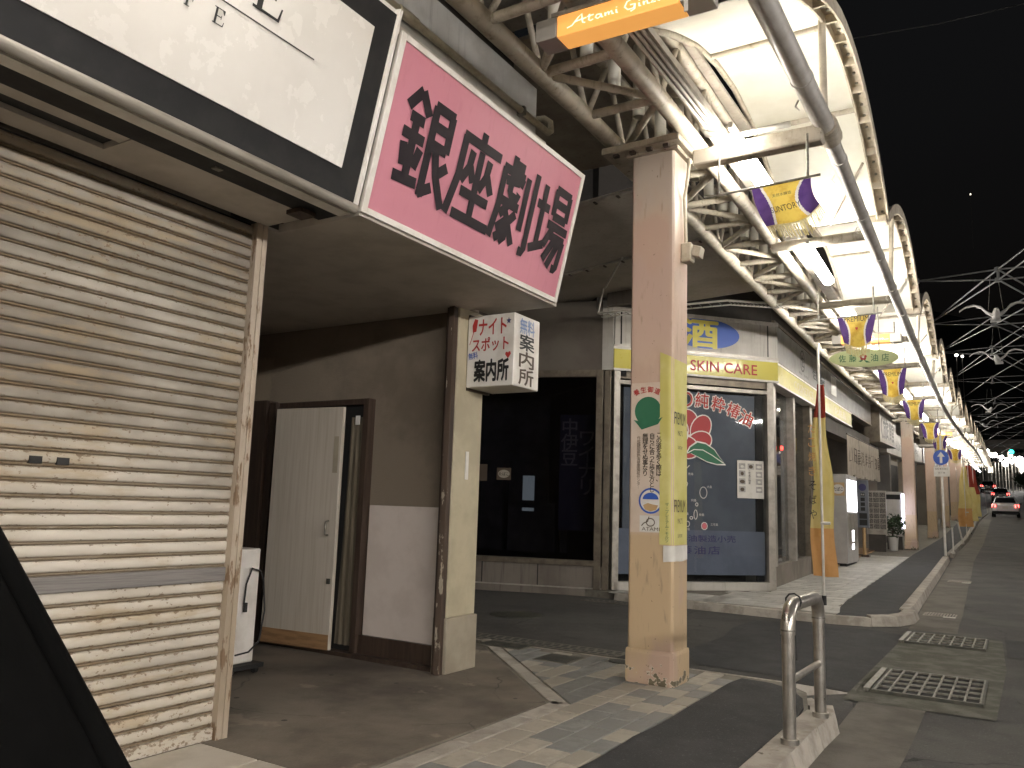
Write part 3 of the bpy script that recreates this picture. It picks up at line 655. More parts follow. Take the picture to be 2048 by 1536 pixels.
MB().box(-2.96, -2.93, .9, .94, 2.65, 2.656).build('bolt', m_galv, so); MB().box(-2.9, -2.87, 2.1, 2.14, 2.65, 2.656).build('bolt', m_galv, so)

# signs on the tilted plane
t12 = math.radians(12.8)
SV = V((math.sin(t12), 0, math.cos(t12))); SN = V((math.cos(t12), 0, -math.sin(t12))); SY = V((0, 1, 0))
SO = V((-2.70, 0, 2.69))
def sp_(off): return lambda y, v: SO + SY * y + SV * v + SN * off
def tilted_box(y0, y1, v0, v1, n0, n1):
    return MB().obox(SO + SY * y0 + SV * v0 + SN * n0, SY * (y1 - y0), SV * (v1 - v0), SN * (n1 - n0))
ps = thing('pink_signboard', 'pink signboard with four large dark characters above the doorway', 'sign', (-2.7, 3.84, 2.69))
tilted_box(2.842, 4.84, -.012, .905, -.16, -.02).build('case', m_alu, ps)
tilted_box(2.87, 4.815, .012, .882, -.02, -.004).build('face', m_pink, ps)
for a in ((2.832, 2.87, -.02, .915), (4.815, 4.85, -.02, .915), (2.87, 4.815, -.02, .012), (2.87, 4.815, .882, .915)):
    tilted_box(a[0], a[1], a[2], a[3], -.021, .004).build('frame', m_white, ps, bevel=.002)
KJ = ["24,98 4,78;24,98 43,79;11,71 37,71;3,54 43,54;23,71 23,13;9,45 14,24;39,46 33,26;1,12 45,14;51,93 91,93;87,93 87,56;54,75 87,75;54,57 87,57;54,93 54,5;50,7 73,18;65,57 77,30 99,3;95,44 77,32",
      "54,100 54,87;11,86 99,86;16,86 15,45 3,3;36,76 34,58 21,41;36,60 47,45;76,76 74,58 62,41;76,60 91,43;55,80 55,8;25,32 89,32;16,7 100,7",
      "30,100 30,83;30,92 56,92;5,82 61,82;57,82 53,71;9,82 9,40 1,3;16,70 50,75;30,79 30,60 34,56 50,56 52,63;14,47 59,47;34,47 16,31;26,40 38,28 38,10 27,3;36,29 14,15;38,18 14,4;55,40 40,28;40,26 59,5;71,86 71,25;93,97 93,9 89,4 79,4",
      "18,93 18,20;1,68 37,68;0,13 39,26;47,96 93,96;90,96 90,64;50,80 90,80;50,64 90,64;50,96 50,64;39,52 101,52;58,52 38,25;52,40 97,40;94,40 88,7 84,4 75,4;70,40 45,9;84,40 60,3"]
for i, k_ in enumerate(KJ):
    m = MB(); q = 0
    for ln in k_.split(';'):
        pts = [tuple(float(v) / 100 for v in p.split(',')) for p in ln.split()]
        v_, f_ = ribbon([(2.975 + .455 * i + p[0] * .435, .165 + p[1] * .56) for p in pts], .059)
        m.add([sp_(.0005 + .00012 * q)(*p) for p in v_], f_); q += 1
    m.build('character', m_ink, ps)
wsn = thing('white_signboard', 'large white signboard with thin black serif letters and a black border', 'sign', (-2.7, .5, 2.69))
tilted_box(-2.2, 2.80, -.03, 1.0, -.16, -.03).build('case', m_white, wsn)
tilted_box(-2.2, 2.782, 0, .97, -.03, -.012).build('black_border', m_black, wsn)
tilted_box(-2.1, 2.652, .135, .838, -.012, -.004).build('face', m_signw, wsn)
tilted_box(-2.2, 2.80, -.04, 0, -.031, .004).build('lower_lip', m_white, wsn, bevel=.002)
tilted_box(2.782, 2.805, 0, 1.0, -.031, .004).build('side_lip', m_white, wsn, bevel=.002)
def serifE(x, y, w_, h_, F=False):
    st = w_ * .2; th = h_ * .06; P = []
    P.append([(x + w_ * .14, y), (x + w_ * .14 + st, y), (x + w_ * .14 + st, y + h_), (x + w_ * .14, y + h_)])
    P.append([(x, y + h_ - th), (x + w_, y + h_ - th), (x + w_, y + h_), (x, y + h_)])
    P.append([(x + w_ - th, y + h_ * .72), (x + w_, y + h_ * .72), (x + w_, y + h_), (x + w_ * .75, y + h_ - th)])
    P.append([(x + w_ * .3, y + h_ * .5 - th / 2), (x + w_ * .72, y + h_ * .5 - th / 2), (x + w_ * .72, y + h_ * .5 + th / 2), (x + w_ * .3, y + h_ * .5 + th / 2)])
    P.append([(x + w_ * .7, y + h_ * .38), (x + w_ * .76, y + h_ * .38), (x + w_ * .76, y + h_ * .62), (x + w_ * .7, y + h_ * .62)])
    if F: P.append([(x, y), (x + w_ * .52, y), (x + w_ * .52, y + th), (x, y + th)])
    else:
        P.append([(x, y), (x + w_, y), (x + w_, y + th), (x, y + th)])
        P.append([(x + w_ - th, y), (x + w_, y), (x + w_ * 1.06, y + h_ * .3), (x + w_, y + h_ * .3)])
    return P
def polys(parent, P, fn, mat):
    m = MB()
    for i, q in enumerate(P): m.add([fn(a, b) + SN * (.0002 * i) for a, b in q], [tuple(range(len(q)))])
    return m.build('lettering', mat, parent)
fw = sp_(.0)
polys(wsn, serifE(1.985, .572, .14, .2), fw, m_ltr)
polys(wsn, serifE(1.828, .42, .05, .066), fw, m_ltr); polys(wsn, serifE(1.70, .42, .046, .066, True), fw, m_ltr)
polys(wsn, [[(.3, .518), (2.349, .518), (2.349, .524), (.3, .524)]], fw, m_ltr)

# hanging cube sign at the pillar
cs = thing('guide_office_lightbox', 'small white box sign with red and black Japanese writing on the pillar', 'sign', (-3.36, 4.87, 2.08))
MB().box(-3.352, -2.95, 4.70, 5.05, 2.078, 2.60).build('box', m_white, cs, bevel=.006)
MB().box(-3.372, -3.345, 4.715, 5.0, 2.06, 2.62).build('bracket', m_dwood, cs)
fL = lambda x, z: V((-3.352 + x, 4.698, 2.08 + z)); fR = lambda x, z: V((-2.948, 4.70 + x, 2.08 + z))
text(cs, 'ナイト', fL, .235, .115, m_red, (.215, .432), bold=.02); text(cs, 'スポット', fL, .31, .1, m_red, (.2, .305), bold=.02)
text(cs, '無料', fL, .08, .05, m_blue, (.055, .228), rot=.12, bold=.015); text(cs, '案内所', fL, .29, .155, m_ltr, (.215, .115), bold=.035)
poly2(cs, [(.352 + (.022 if i % 2 == 0 else .010) * math.cos(math.pi / 5 * i + math.pi / 2), .462 + (.026 if i % 2 == 0 else .012) * math.sin(math.pi / 5 * i + math.pi / 2)) for i in range(10)], fL, m_navy, 'star')
poly2(cs, [(.355, .19), (.378, .222), (.372, .24), (.358, .238), (.354, .23), (.346, .238), (.334, .236), (.33, .22)], fL, m_red, 'heart')
poly2(cs, [(.045, .40), (.075, .405), (.088, .49), (.06, .5), (.04, .45)], fL, m_red, 'glass_motif'); poly2(cs, [(.018, .31), (.024, .31), (.055, .4), (.05, .402)], fL, m_red, 'glass_stem')
text(cs, '無料', fR, .2, .11, m_lblue, (.17, .44), bold=.02)
for i, ch in enumerate('案内所'): text(cs, ch, fR, .2, .115, m_ltr if i == 0 else m_brl, (.17, .325 - .125 * i), bold=.02)
# white appliance on castors inside the recess
hu = thing('panel_heater', 'tall narrow white cabinet on black castors behind the shutter guide', 'heater', (-4.4, 3.72, .1))
MB().box(-4.62, -4.36, 3.60, 3.82, .17, .905).build('body', m_white, hu, bevel=.008)
MB().box(-4.66, -4.30, 3.58, 3.86, .14, .168).build('base', m_blackm, hu)
for xx, yq in ((-4.34, 3.82), (-4.34, 3.62), (-4.6, 3.82), (-4.6, 3.62)):
    MB().tube([(xx, yq - .012, .128), (xx, yq + .012, .128)], .026, 12).build('castor', m_rub, hu)
MB().tube([(-4.35, 3.70, .55), (-4.33, 3.69, .68), (-4.33, 3.73, .78), (-4.33, 3.80, .76), (-4.34, 3.84, .70), (-4.33, 3.86, .5), (-4.34, 3.84, .3), (-4.34, 3.76, .24), (-4.35, 3.66, .23)], .006, 8).build('cable', m_rub, hu)
# electrical plug end
MB().box(-4.345, -4.325, 3.69, 3.71, .5, .56).build('plug', m_rub, hu)

# ================================================================== COLUMNS
def column(y, label, xc=None, first=False):
    xb = -2.14 + (bx(y) if y > 6 else 0); zb = .1 + (zg(y) if y > 12 else 0)
    t = thing('arcade_column', label, 'column', (xb, y, zb), 'arcade columns')
    h = 3.74
    link('shaft', MB().box(-.163, .163, -.16, .125, 0, h).mesh('shaft', m_col, bevel=.035, seg=3), t, (xb, y, zb))
    link('foot', MB().box(-.175, .175, -.172, .138, 0, .23).mesh('foot', m_col, bevel=.03, seg=2), t, (xb, y, zb))
    link('head_plate', MB().box(-.2, .2, -.19, .19, h - .02, h + .09).mesh('head_plate', m_truss, bevel=.008), t, (xb, y, zb))
    return t
C1 = column(5.39, 'nearest square arcade column, pink above and tan below, with a green-yellow banner')
nm = ['second', 'third', 'fourth', 'fifth', 'sixth', 'seventh']
for i, yc in enumerate((26.5, 34.5, 42.5, 50.5, 58.5, 66.5)): column(yc, f'{nm[i]} arcade column counted down the street from the banner-wrapped one')
# things pasted on the first column
yF = 5.39 - .16 - .001; xR = -2.14 + .163 + .001
pst = thing('column_poster', 'pale vertical notice with a green circle on the nearest column', 'poster', (-2.2, yF, 1.1))
MB().box(-2.287, -2.03, yF - .002, yF, 1.095, 2.13).build('sheet', m_poster, pst)
fc = lambda x, z: V((-2.287 + x, yF - .0035, 1.095 + z))
fc2 = lambda x, z: V((-2.287 + x, yF - .0055, 1.095 + z))
poly2(pst, ell(.125, .835, .098, .10), fc, m_grn, 'green_disc')
poly2(pst, [(.02, .775), (.08, .705), (.2, .74), (.235, .79), (.14, .745)], fc2, m_grn, 'grass')
for i, ch in enumerate('養生御道'): text(pst, ch, fc, .042, .042, m_red, (.038 + .052 * i, .955 + (.014, .03, .03, .016)[i]), rot=(.5, .2, -.1, -.4)[i], bold=.02)
def vtext(parent, s, fn, cx, top, size, mat, bold=.01):
    s = s.replace('ー', '｜'); return text(parent, '\n'.join(s), fn, None, size * len(s), mat, (cx, top - size * len(s) / 2), bold=bold, line=.86)
vtext(pst, 'この道を歩く際は、', fc, .208, .68, .037, m_ltr); vtext(pst, '自らに合った歩き方とし、', fc, .158, .68, .037, m_ltr)
vtext(pst, '無理をせぬ事なり', fc, .108, .68, .037, m_ltr); vtext(pst, '作成　静岡県熱海健康福祉センター'.replace('　', ''), fc, .058, .66, .0245, m_brl, .0)
for (r_, mt, o) in ((.088, m_blue, 0), (.075, m_paper, .0006)):
    poly2(pst, ell(.15, .215, r_, r_), lambda x, z, o=o: V((-2.287 + x, yF - .0032 - o, 1.095 + z)), mt, 'badge')
poly2(pst, ell(.15, .225, .058, .045, 20, 0, math.pi) + [(.092, .225)], fc2, m_blue, 'badge_mark')
poly2(pst, [(.095, .185), (.13, .2), (.17, .19), (.205, .185), (.19, .155), (.15, .143), (.11, .155)], fc2, m_tan, 'badge_mark')
poly2(pst, [(.07, .005), (.24, .005), (.24, .115), (.07, .115)], fc, m_paper, 'sticker')
strokes(pst, [[(.085, .045), (.1, .062), (.13, .075), (.14, .108)], [(.15 + .03 * math.cos(a * .5), .07 + .026 * math.sin(a * .5)) for a in range(14)]], fc2, .007, m_brl)
text(pst, 'ATAMI', fc2, .13, .024, m_brl, (.152, .025))
bn = thing('column_banner', 'yellow-green paper banner wrapped round the right edge of the nearest column', 'banner', (-2.0, yF, .95))
# wraps front edge, rounded corner and side
cr_ = .035
def wrap(u, zz, off=.0):      # u metres from the banner's left edge
    L1 = .062
    if u < L1: return V((-2.073 + u, yF - .004 - off, zz))
    a = (u - L1) / cr_
    cx, cy = xR - .001 - cr_, yF + .001 + cr_
    if a < math.pi / 2: return V((cx + (cr_ + .004 + off) * math.sin(a), cy - (cr_ + .004 + off) * math.cos(a), zz))
    return V((xR + .003 + off, cy + (u - L1 - cr_ * math.pi / 2), zz))
UB = .062 + cr_ * 1.5708 + .22
MB().grid(lambda u, v: wrap(u * UB, 1.02 + v * 1.27 + (.05 * (1 - 3 * u) if v > .99 and u < .3 else 0)), 30, 8).build('sheet', m_ban, bn)
MB().grid(lambda u, v: wrap(.03 + u * (UB - .03), .905 + v * .11 + (.012 * u + .004 * math.sin(u * 7) if v < .01 else 0), .003), 20, 2).build('white_tail', m_paper, bn)
wf = lambda x, z: wrap(x, z, .0015)
for zt, mt in ((1.88, m_ltr), (1.28, m_brl)):
    text(bn, 'PREMIUM', wf, .2, .085, mt, (.2, zt)); text(bn, 'MALT’S', wf, .09, .035, mt, (.2, zt - .1)); text(bn, 'SUNTORY', wf, .09, .022, mt, (.2, zt - .2))
vtext(bn, 'ザ・プレミアム・モルツ', lambda x, z: wrap(x, z, .0015), .055, 1.30, .024, m_grn, 0)
# conduit and sensor box on the column
cb = thing('junction_box', 'small beige weatherproof box with a conduit on the nearest column', 'box', (-1.96, 5.42, 3.05))
MB().box(-1.975, -1.90, 5.36, 5.45, 3.02, 3.16).build('case', m_pvc, cb, bevel=.008)
MB().obox((-1.90, 5.365, 3.06), (.06, 0, -.02), (0, .08, 0), (.015, 0, .075)).build('hood', m_pvc, cb, bevel=.004)
MB().tube([(-1.95, 5.40, 3.16), (-1.955, 5.40, 3.35), (-1.96, 5.39, 3.5), (-1.93, 5.36, 3.6), (-1.9, 5.34, 3.78)], .013, 8).build('conduit', m_pvc, cb)

# ================================================================== ARCADE TRUSS, PIPE, VAULTS
YA, YB = -16.0, 112.0
ybr = [YA + i * 2.6 for i in range(int((YB - YA) / 2.6) + 1)]
tr = thing('arcade_truss', 'long cream tubular steel truss carried by the arcade columns', 'truss', (-2.2, 5.4, 3.9))
CH = {'l': (-2.47, 4.0), 'r': (-1.92, 4.0), 'tl': (-2.47, 4.55), 'tr': (-1.92, 4.55)}
for kx, (x_, z_) in CH.items():
    MB().tube([W(x_, yv, z_) for yv in ybr], .062 if kx in 'lr' else .045, 12).build('chord', m_truss, tr)
ZB = .65
nb = int((60 - YA) / ZB); web = 0
far = MB()
for i in range(nb):
    ya = YA + i * ZB; yb_ = ya + ZB
    tgt = far if ya > 27 or ya < 2.2 else None
    segs = [((-2.47, ya, 4.0), (-1.92, ya, 4.0), .032), ((-2.47, ya, 4.0) if i % 2 else (-1.92, ya, 4.0), (-1.92, yb_, 4.0) if i % 2 else (-2.47, yb_, 4.0), .028),
            ((-1.92, ya, 4.0), (-1.92, ya + ZB / 2, 4.55), .022), ((-1.92, ya + ZB / 2, 4.55), (-1.92, yb_, 4.0), .022), ((-2.47, ya, 4.0), (-2.47, ya + ZB / 2, 4.55), .022), ((-2.47, ya + ZB / 2, 4.55), (-2.47, yb_, 4.0), .022),
            ((-2.47, ya + ZB / 2, 4.55), (-1.92, ya + ZB / 2, 4.55), .022)]
    for a, b, r_ in segs:
        if tgt: tgt.tube([W(*a), W(*b)], r_, 6, cap=False)
        else: MB().tube([W(*a), W(*b)], r_, 8, cap=False).build('web_tube', m_truss, tr)
fo = far.build('far_web_tubes', m_truss, tr, kind='stuff')
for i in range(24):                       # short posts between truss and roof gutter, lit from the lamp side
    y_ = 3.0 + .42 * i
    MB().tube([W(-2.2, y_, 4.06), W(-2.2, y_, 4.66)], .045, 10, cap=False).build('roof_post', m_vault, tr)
for y_ in (5.39, 26.5, 34.5, 42.5, 50.5):
    MB().obox(W(-2.5, y_ - .28, 3.84), (.6, 0, 0), (0, .56, 0), (0, 0, .05)).build('bearing_plate', m_truss, tr, bevel=.006)
    for q in range(4): MB().box(*(lambda p: (p.x, p.x + .04, p.y, p.y + .04, p.z, p.z + .02))(W(-2.42 + .13 * q, y_ - .25, 3.82))).build('bolt', m_dwood, tr)
# arms from the truss to the drain pipe
arm_y = [5.45] + [8.05 + 2.62 * i for i in range(24)]
ar = thing('pipe_bracket_row', 'cream arms and uprights tying the drain pipe and canopy edge to the truss', 'bracket', (-1.5, 5.4, 3.9))
for i, y_ in enumerate(arm_y):
    zf = 3.80 if i == 0 else 3.92
    if i == 0:
        MB().obox(W(-1.90, y_ - .055, zf - .05), (.9, 0, 0), (0, .11, 0), (0, 0, .12)).build('arm', m_truss, ar, bevel=.01)
        MB().tube([W(-1.9, y_ - .08, 4.35), W(-1.86, y_ - .08, 4.1), W(-1.78, y_ - .08, 3.95), W(-1.6, y_ - .07, 3.90), W(-1.2, y_ - .07, 3.90)], .022, 8).build('flexible_conduit', m_pipe, ar)
    else: MB().tube([W(-1.92, y_, zf), W(-1.0, y_, zf)], .05, 10).build('arm', m_truss, ar)
    if i % 2 == 1: MB().tube([W(-1.45, y_, zf), W(-1.86, y_, 4.5)], .028, 8).build('brace', m_truss, ar)
pp = thing('drain_pipe', 'long pale grey drain pipe running along the canopy edge', 'pipe', (-1.0, 5.6, 3.9))
MB().tube([W(-1.0, yv, 3.9) for yv in [-4, 0, 3, 5.6]], .066, 14).build('pipe', m_pipe, pp)
MB().tube([W(-1.0, yv, 3.9) for yv in [5.6] + [y for y in ybr if y > 6]], .054, 14).build('pipe', m_pipe, pp)
for i in range(26):
    y_ = 2.2 + 1.3 * i
    MB().tube([W(-1.0, y_, 3.9), W(-1.0, y_ + .05, 3.9)], .071 if y_ < 5.5 else .06, 14).build('joint', m_pipe, pp)
    MB().tube([W(-1.06, y_ + .2, 3.86), W(-1.08, y_ + .2, 3.82), W(-1.06, y_ + .22, 3.80)], .007, 6).build('hook', m_white, pp)
MB().tube([W(-1.0, 5.5, 3.9), W(-1.0, 5.72, 3.9)], .085, 12).build('collar', m_truss, pp)
# cable tray under the truss
ct = thing('cable_tray', 'silver cable tray with unlit lamp battens along the truss', 'tray', (-1.72, 5, 3.9))
tm_ = MB()
for a, b in zip(ybr, ybr[1:]):
    if a > 60: break
    tm_.hexa([W(-1.79, a, 3.98), W(-1.67, a, 3.98), W(-1.67, b, 3.98), W(-1.79, b, 3.98), W(-1.79, a, 4.03), W(-1.67, a, 4.03), W(-1.67, b, 4.03), W(-1.79, b, 4.03)])
tm_.build('tray', m_alu, ct)
for x_ in (-1.765, -1.73, -1.695): MB().tube([W(x_, yv, 3.968) for yv in (3.1, 4.2, 5.3)], .011, 8).build('unlit_tube', m_white, ct)

for q, (x_, z_, lab) in enumerate(((-1.83, 4.12, 'sagging black cable strung along the truss'),)):
    pts = []
    for k in range(60):
        yv = 2.0 + .5 * k; pts.append(W(x_ + .02 * math.sin(k * 1.7), yv, z_ - (.05 + .03 * q) * abs(math.sin(k * math.pi / (5 + q)))))
    tag(MB().tube(pts, .009 - .002 * q, 6).build('cable', m_rub if q == 0 else m_pipe), lab, 'cable')
# vaulted canopy bays
def ex(y): return -1.0 + .78 * bx(y)
LV = 4.2
words = ['first', 'second', 'third', 'fourth', 'fifth', 'sixth', 'seventh', 'eighth', 'ninth', 'tenth', 'eleventh', 'twelfth', 'thirteenth', 'fourteenth', 'fifteenth', 'sixteenth', 'seventeenth', 'eighteenth', 'nineteenth', 'twentieth', 'twenty-first', 'twenty-second', 'twenty-third', 'twenty-fourth', 'twenty-fifth']
def vz(t): return 4.22 + .62 * (1 - abs(t) ** 1.9)
for b in range(-5, 25):
    ya = 4.3 + LV * (b - 0); yc = ya + LV / 2
    t = thing('canopy_vault', f'{words[b]} white barrel-vault canopy bay, counted from the nearest column' if b >= 0 else 'white barrel-vault canopy bay above the car, outside the picture', 'canopy', (ex(yc), yc, 4.2 + zg(yc)), 'white vaulted canopy bays')
    npn = 3 if 0 <= b < 7 else 1 if b < 0 else 2
    def S(u, v, off=0, ya=ya):   # u across (0 inner..1 edge), v along
        y_ = ya + LV * v; tt = 2 * v - 1
        return V((-1.86 + bx(y_) + (ex(y_) + 1.86 - bx(y_)) * u, y_, vz(tt) + zg(y_) + off))
    for p in range(npn):
        v0, v1 = p / npn + (.004 if b < 7 else 0), (p + 1) / npn - (.004 if b < 7 else 0)
        m = MB(); sg = 7
        m.grid(lambda u, v: S(u, v0 + (v1 - v0) * v), 1, sg, smooth=True); m.grid(lambda u, v: S(1 - u, v0 + (v1 - v0) * v, .03), 1, sg, smooth=True)
        m.build('panel', m_vault, t)
        if p and b < 7:
            MB().tube([S(.0, v0 - .004, -.01), S(1, v0 - .004, -.012)], .026, 6).build('rib', m_truss, t)
    # edge channel: two flanges and a recessed web
    eb = MB(); N = 16 if b < 8 else 8
    for k in range(N):
        a, c = k / N, (k + 1) / N
        pa, pc = S(1, a), S(1, c)
        for dx0, dx1, dz0, dz1 in ((0, .014, -.06, .03), (.10, .114, -.06, .05), (.014, .10, .012, .03)):
            eb.hexa([pa + V((dx0, 0, dz0)), pa + V((dx1, 0, dz0)), pc + V((dx1, 0, dz0)), pc + V((dx0, 0, dz0)), pa + V((dx0, 0, dz1)), pa + V((dx1, 0, dz1)), pc + V((dx1, 0, dz1)), pc + V((dx0, 0, dz1))])
    eb.build('edge_channel', m_edge, t)
    if 0 <= b < 6:
        for k in range(1, 10):
            p = S(1, k / 10); MB().box(p.x + .013, p.x + .101, p.y - .008, p.y + .008, p.z - .055, p.z + .013).build('stiffener', m_edge, t)
        bo = MB()
        for k in range(28):
            p = S(1, (k + .5) / 28); bo.tube([(p.x + .057, p.y, p.z + .012), (p.x + .057, p.y, p.z - .004)], .013, 6)
        bo.build('bolts', m_galv, t, kind='stuff')
    # valley gutter end and upright to the pipe
    pe = S(1, 1)
    if 0 <= b < 12:
        MB().box(pe.x - .12, pe.x + .1, pe.y - .07, pe.y + .07, pe.z - .06, pe.z + .02).build('valley_gutter', m_edge, t, bevel=.01)
        MB().tube([W(-1.0, ya + (1.2 if b == 0 else LV / 2 - .6), 3.93), S(1, (1.2 if b == 0 else LV / 2 - .6) / LV, -.04)], .026, 8).build('upright', m_edge, t)
        MB().tube([S(.55, .93, -.25), S(.98, .80, -.12)], .012, 6).build('tie_rod', m_truss, t)
    MB().tube([S(0, v / 8, -.012) for v in range(9)], .024, 6).build('inner_rail', m_truss, t)

# roof deck between the truss and the buildings
rd = thing('roof_deck', 'dark sheet-metal arcade roof between the truss and the shops', 'roof', (-3, 4, 4.7))
MB().box(-3.9, -1.85, -17, 4.6, 4.70, 4.73).build('sheet', m_deck, rd)
MB().box(-6.5, -1.85, 4.62, 6.9, 4.62, 4.65).build('sheet', m_deck, rd)
MB().hexa([(-8.0, 6.95, 3.9), (-2.56, 6.9, 4.36), (-2.56, 8.55, 4.36), (-8.0, 8.9, 3.9), (-8.0, 6.95, 3.93), (-2.56, 6.9, 4.39), (-2.56, 8.55, 4.39), (-8.0, 8.9, 3.93)]).build('pale_sheet', m_deck2, rd)
MB().hexa([(-8.0, 9.1, 4.25), (-2.56, 8.75, 4.5), (-2.7, 11.6, 4.5), (-8.0, 11.6, 4.25), (-8.0, 9.1, 4.29), (-2.56, 8.75, 4.54), (-2.7, 11.6, 4.54), (-8.0, 11.6, 4.29)]).build('sheet', m_deck2, rd)
for (a, b_) in (((-8, 6.93, 3.885), (-2.56, 6.88, 4.345)), ((-8, 8.92, 3.885), (-2.56, 8.57, 4.345))):
    MB().tube([a, b_], .02, 6).build('edge_angle', m_alu, rd)
    for k in range(22):
        p = V(a).lerp(V(b_), (k + .5) / 22); MB().box(p.x - .012, p.x + .012, p.y - .03, p.y + .03, p.z - .03, p.z - .018).build('clip', m_dwood, rd)
MB().tube([(-4.6, 9.6, 4.2), (-3.9, 8.6, 4.24)], .012, 6).build('stay', m_white, rd)
m = MB()
for i in range(30):
    a, b_ = 12.9 + 3.2 * i, 12.9 + 3.2 * (i + 1)
    m.hexa([W(-3.6, a, 4.72), W(-1.85, a, 4.72), W(-1.85, b_, 4.72), W(-3.6, b_, 4.72), W(-3.6, a, 4.75), W(-1.85, a, 4.75), W(-1.85, b_, 4.75), W(-3.6, b_, 4.75)])
m.build('long_sheet', m_deck, rd)

# lamps: lit tubes along the lamp side of the truss
TENS = ['twenty', 'thirty', 'forty']
WD = words[:20] + [f'{a}-{b}' for a in TENS for b in ('first', 'second', 'third', 'fourth', 'fifth', 'sixth', 'seventh', 'eighth', 'ninth')]
lamp_y = [1.3 - 2.0 * i for i in range(9)] + [5.8 + 2.75 * i for i in range(34)]
gi = 0
for i, y_ in enumerate(lamp_y):
    nth = '' 
    lab = (f'{WD[i - 9]} lit fluorescent lamp under the canopy, counted from the nearest column' if y_ > 5 else 'lit fluorescent lamp above the pavement behind the car, outside the picture')
    t = thing('arcade_lamp', lab, 'lamp', tuple(W(-1.56, y_, 3.8)), 'arcade lamps')
    xl = -1.56 if y_ > 4 or i % 2 else -2.2
    MB().obox(W(xl - .018, y_ - .6, 3.875), (.036, 0, 0), W(0, y_ + .6, 0) - W(0, y_ - .6, 0), (0, 0, .05)).build('housing', m_white, t, bevel=.005)
    MB().tube([W(xl, y_ - .56, 3.825), W(xl, y_ + .56, 3.825)], .026, 8).build('tube', e_lamp if y_ < 9 else e_lampw, t)
    dm = MB()
    for q in range(6):
        a0, a1 = math.pi * (1 + q / 6), math.pi * (1 + (q + 1) / 6)
        for rr_, fl in ((.062, 0), (.058, 1)):
            P4 = [W(xl + rr_ * math.cos(a0), y_ - .6, 3.83 + rr_ * math.sin(a0)), W(xl + rr_ * math.cos(a1), y_ - .6, 3.83 + rr_ * math.sin(a1)), W(xl + rr_ * math.cos(a1), y_ + .6, 3.83 + rr_ * math.sin(a1)), W(xl + rr_ * math.cos(a0), y_ + .6, 3.83 + rr_ * math.sin(a0))]
            dm.add(P4 if fl else P4[::-1], [(0, 1, 2, 3)], 0, True)
    dm.build('diffuser', e_diff if y_ > 4 else e_diffn, t)
    MB().tube([W(xl, y_, 3.89), W(xl - .1, y_, 4.0)], .012, 6).build('bracket', m_alu, t)
# unseen opposite arcade lamps; close double rows added to light the near fronts
for OX, y_ in [(x_, -13 + 1.3 * i) for i in range(13) for x_ in (6.2, 7.2)] + [(7.0, 10.7 + 2.7 * i) for i in range(5)]:
    t = thing('opposite_fill_lamp', 'added fluorescent fill lamp on the opposite arcade, outside the picture', 'lamp', (OX, y_, 3.8), 'fill lamps of the opposite arcade')
    MB().box(OX - .02, OX + .02, y_ - .6, y_ + .6, 3.845, 3.9).build('housing', m_white, t)
    MB().tube([(OX, y_ - .56, 3.805), (OX, y_ + .56, 3.805)], .03, 8).build('tube', e_lampo, t)
oc_ = thing('opposite_canopy', 'canopy and shop fronts on the opposite side of the street', 'building', (9, 5, 0))
MB().box(5.9, 12.5, -36, 40, 4.4, 4.5).build('roof', m_vault, oc_)
MB().box(9.2, 12.5, -36, 40, 0, 7.5).build('wall', m_wall, oc_)
MB().box(6.0, 9.2, -36, 40, 0, .12).build('pavement', m_grout, oc_)

# ------------------------------------------------------------------ illuminated name signs across the pavement
SCR = [[(0, 0), (.25, .12), (.55, .75), (.72, 1.0), (.74, .5), (.78, .12), (.9, .05)], [(.42, .42), (.95, .5)],
       [(1.1, .75), (1.06, .2), (1.15, .08), (1.28, .15)], [(.98, .55), (1.3, .6)],
       [(1.62, .45), (1.45, .48), (1.38, .25), (1.5, .08), (1.63, .25), (1.64, .45), (1.68, .12), (1.76, .1)],
       [(1.84, .45), (1.86, .1)], [(1.86, .3), (1.98, .46), (2.02, .12)], [(2.02, .3), (2.14, .46), (2.18, .14), (2.26, .12)],
       [(2.36, .45), (2.37, .12), (2.44, .12)], [(2.37, .62), (2.38, .68)],
       [(3.35, .9), (3.15, 1.05), (2.85, .85), (2.75, .4), (2.9, .08), (3.15, .1), (3.22, .45), (3.0, .48)], [(3.22, .45), (3.2, .0), (3.02, -.15)],
       [(3.4, .45), (3.41, .12), (3.5, .12)], [(3.41, .62), (3.42, .68)], [(3.6, .45), (3.62, .1)], [(3.62, .3), (3.75, .46), (3.79, .14), (3.88, .12)],
       [(3.92, .44), (4.1, .45), (3.93, .12), (4.14, .12)], [(4.4, .45), (4.26, .46), (4.2, .25), (4.3, .1), (4.4, .28), (4.42, .45), (4.46, .12), (5.0, .2)]]
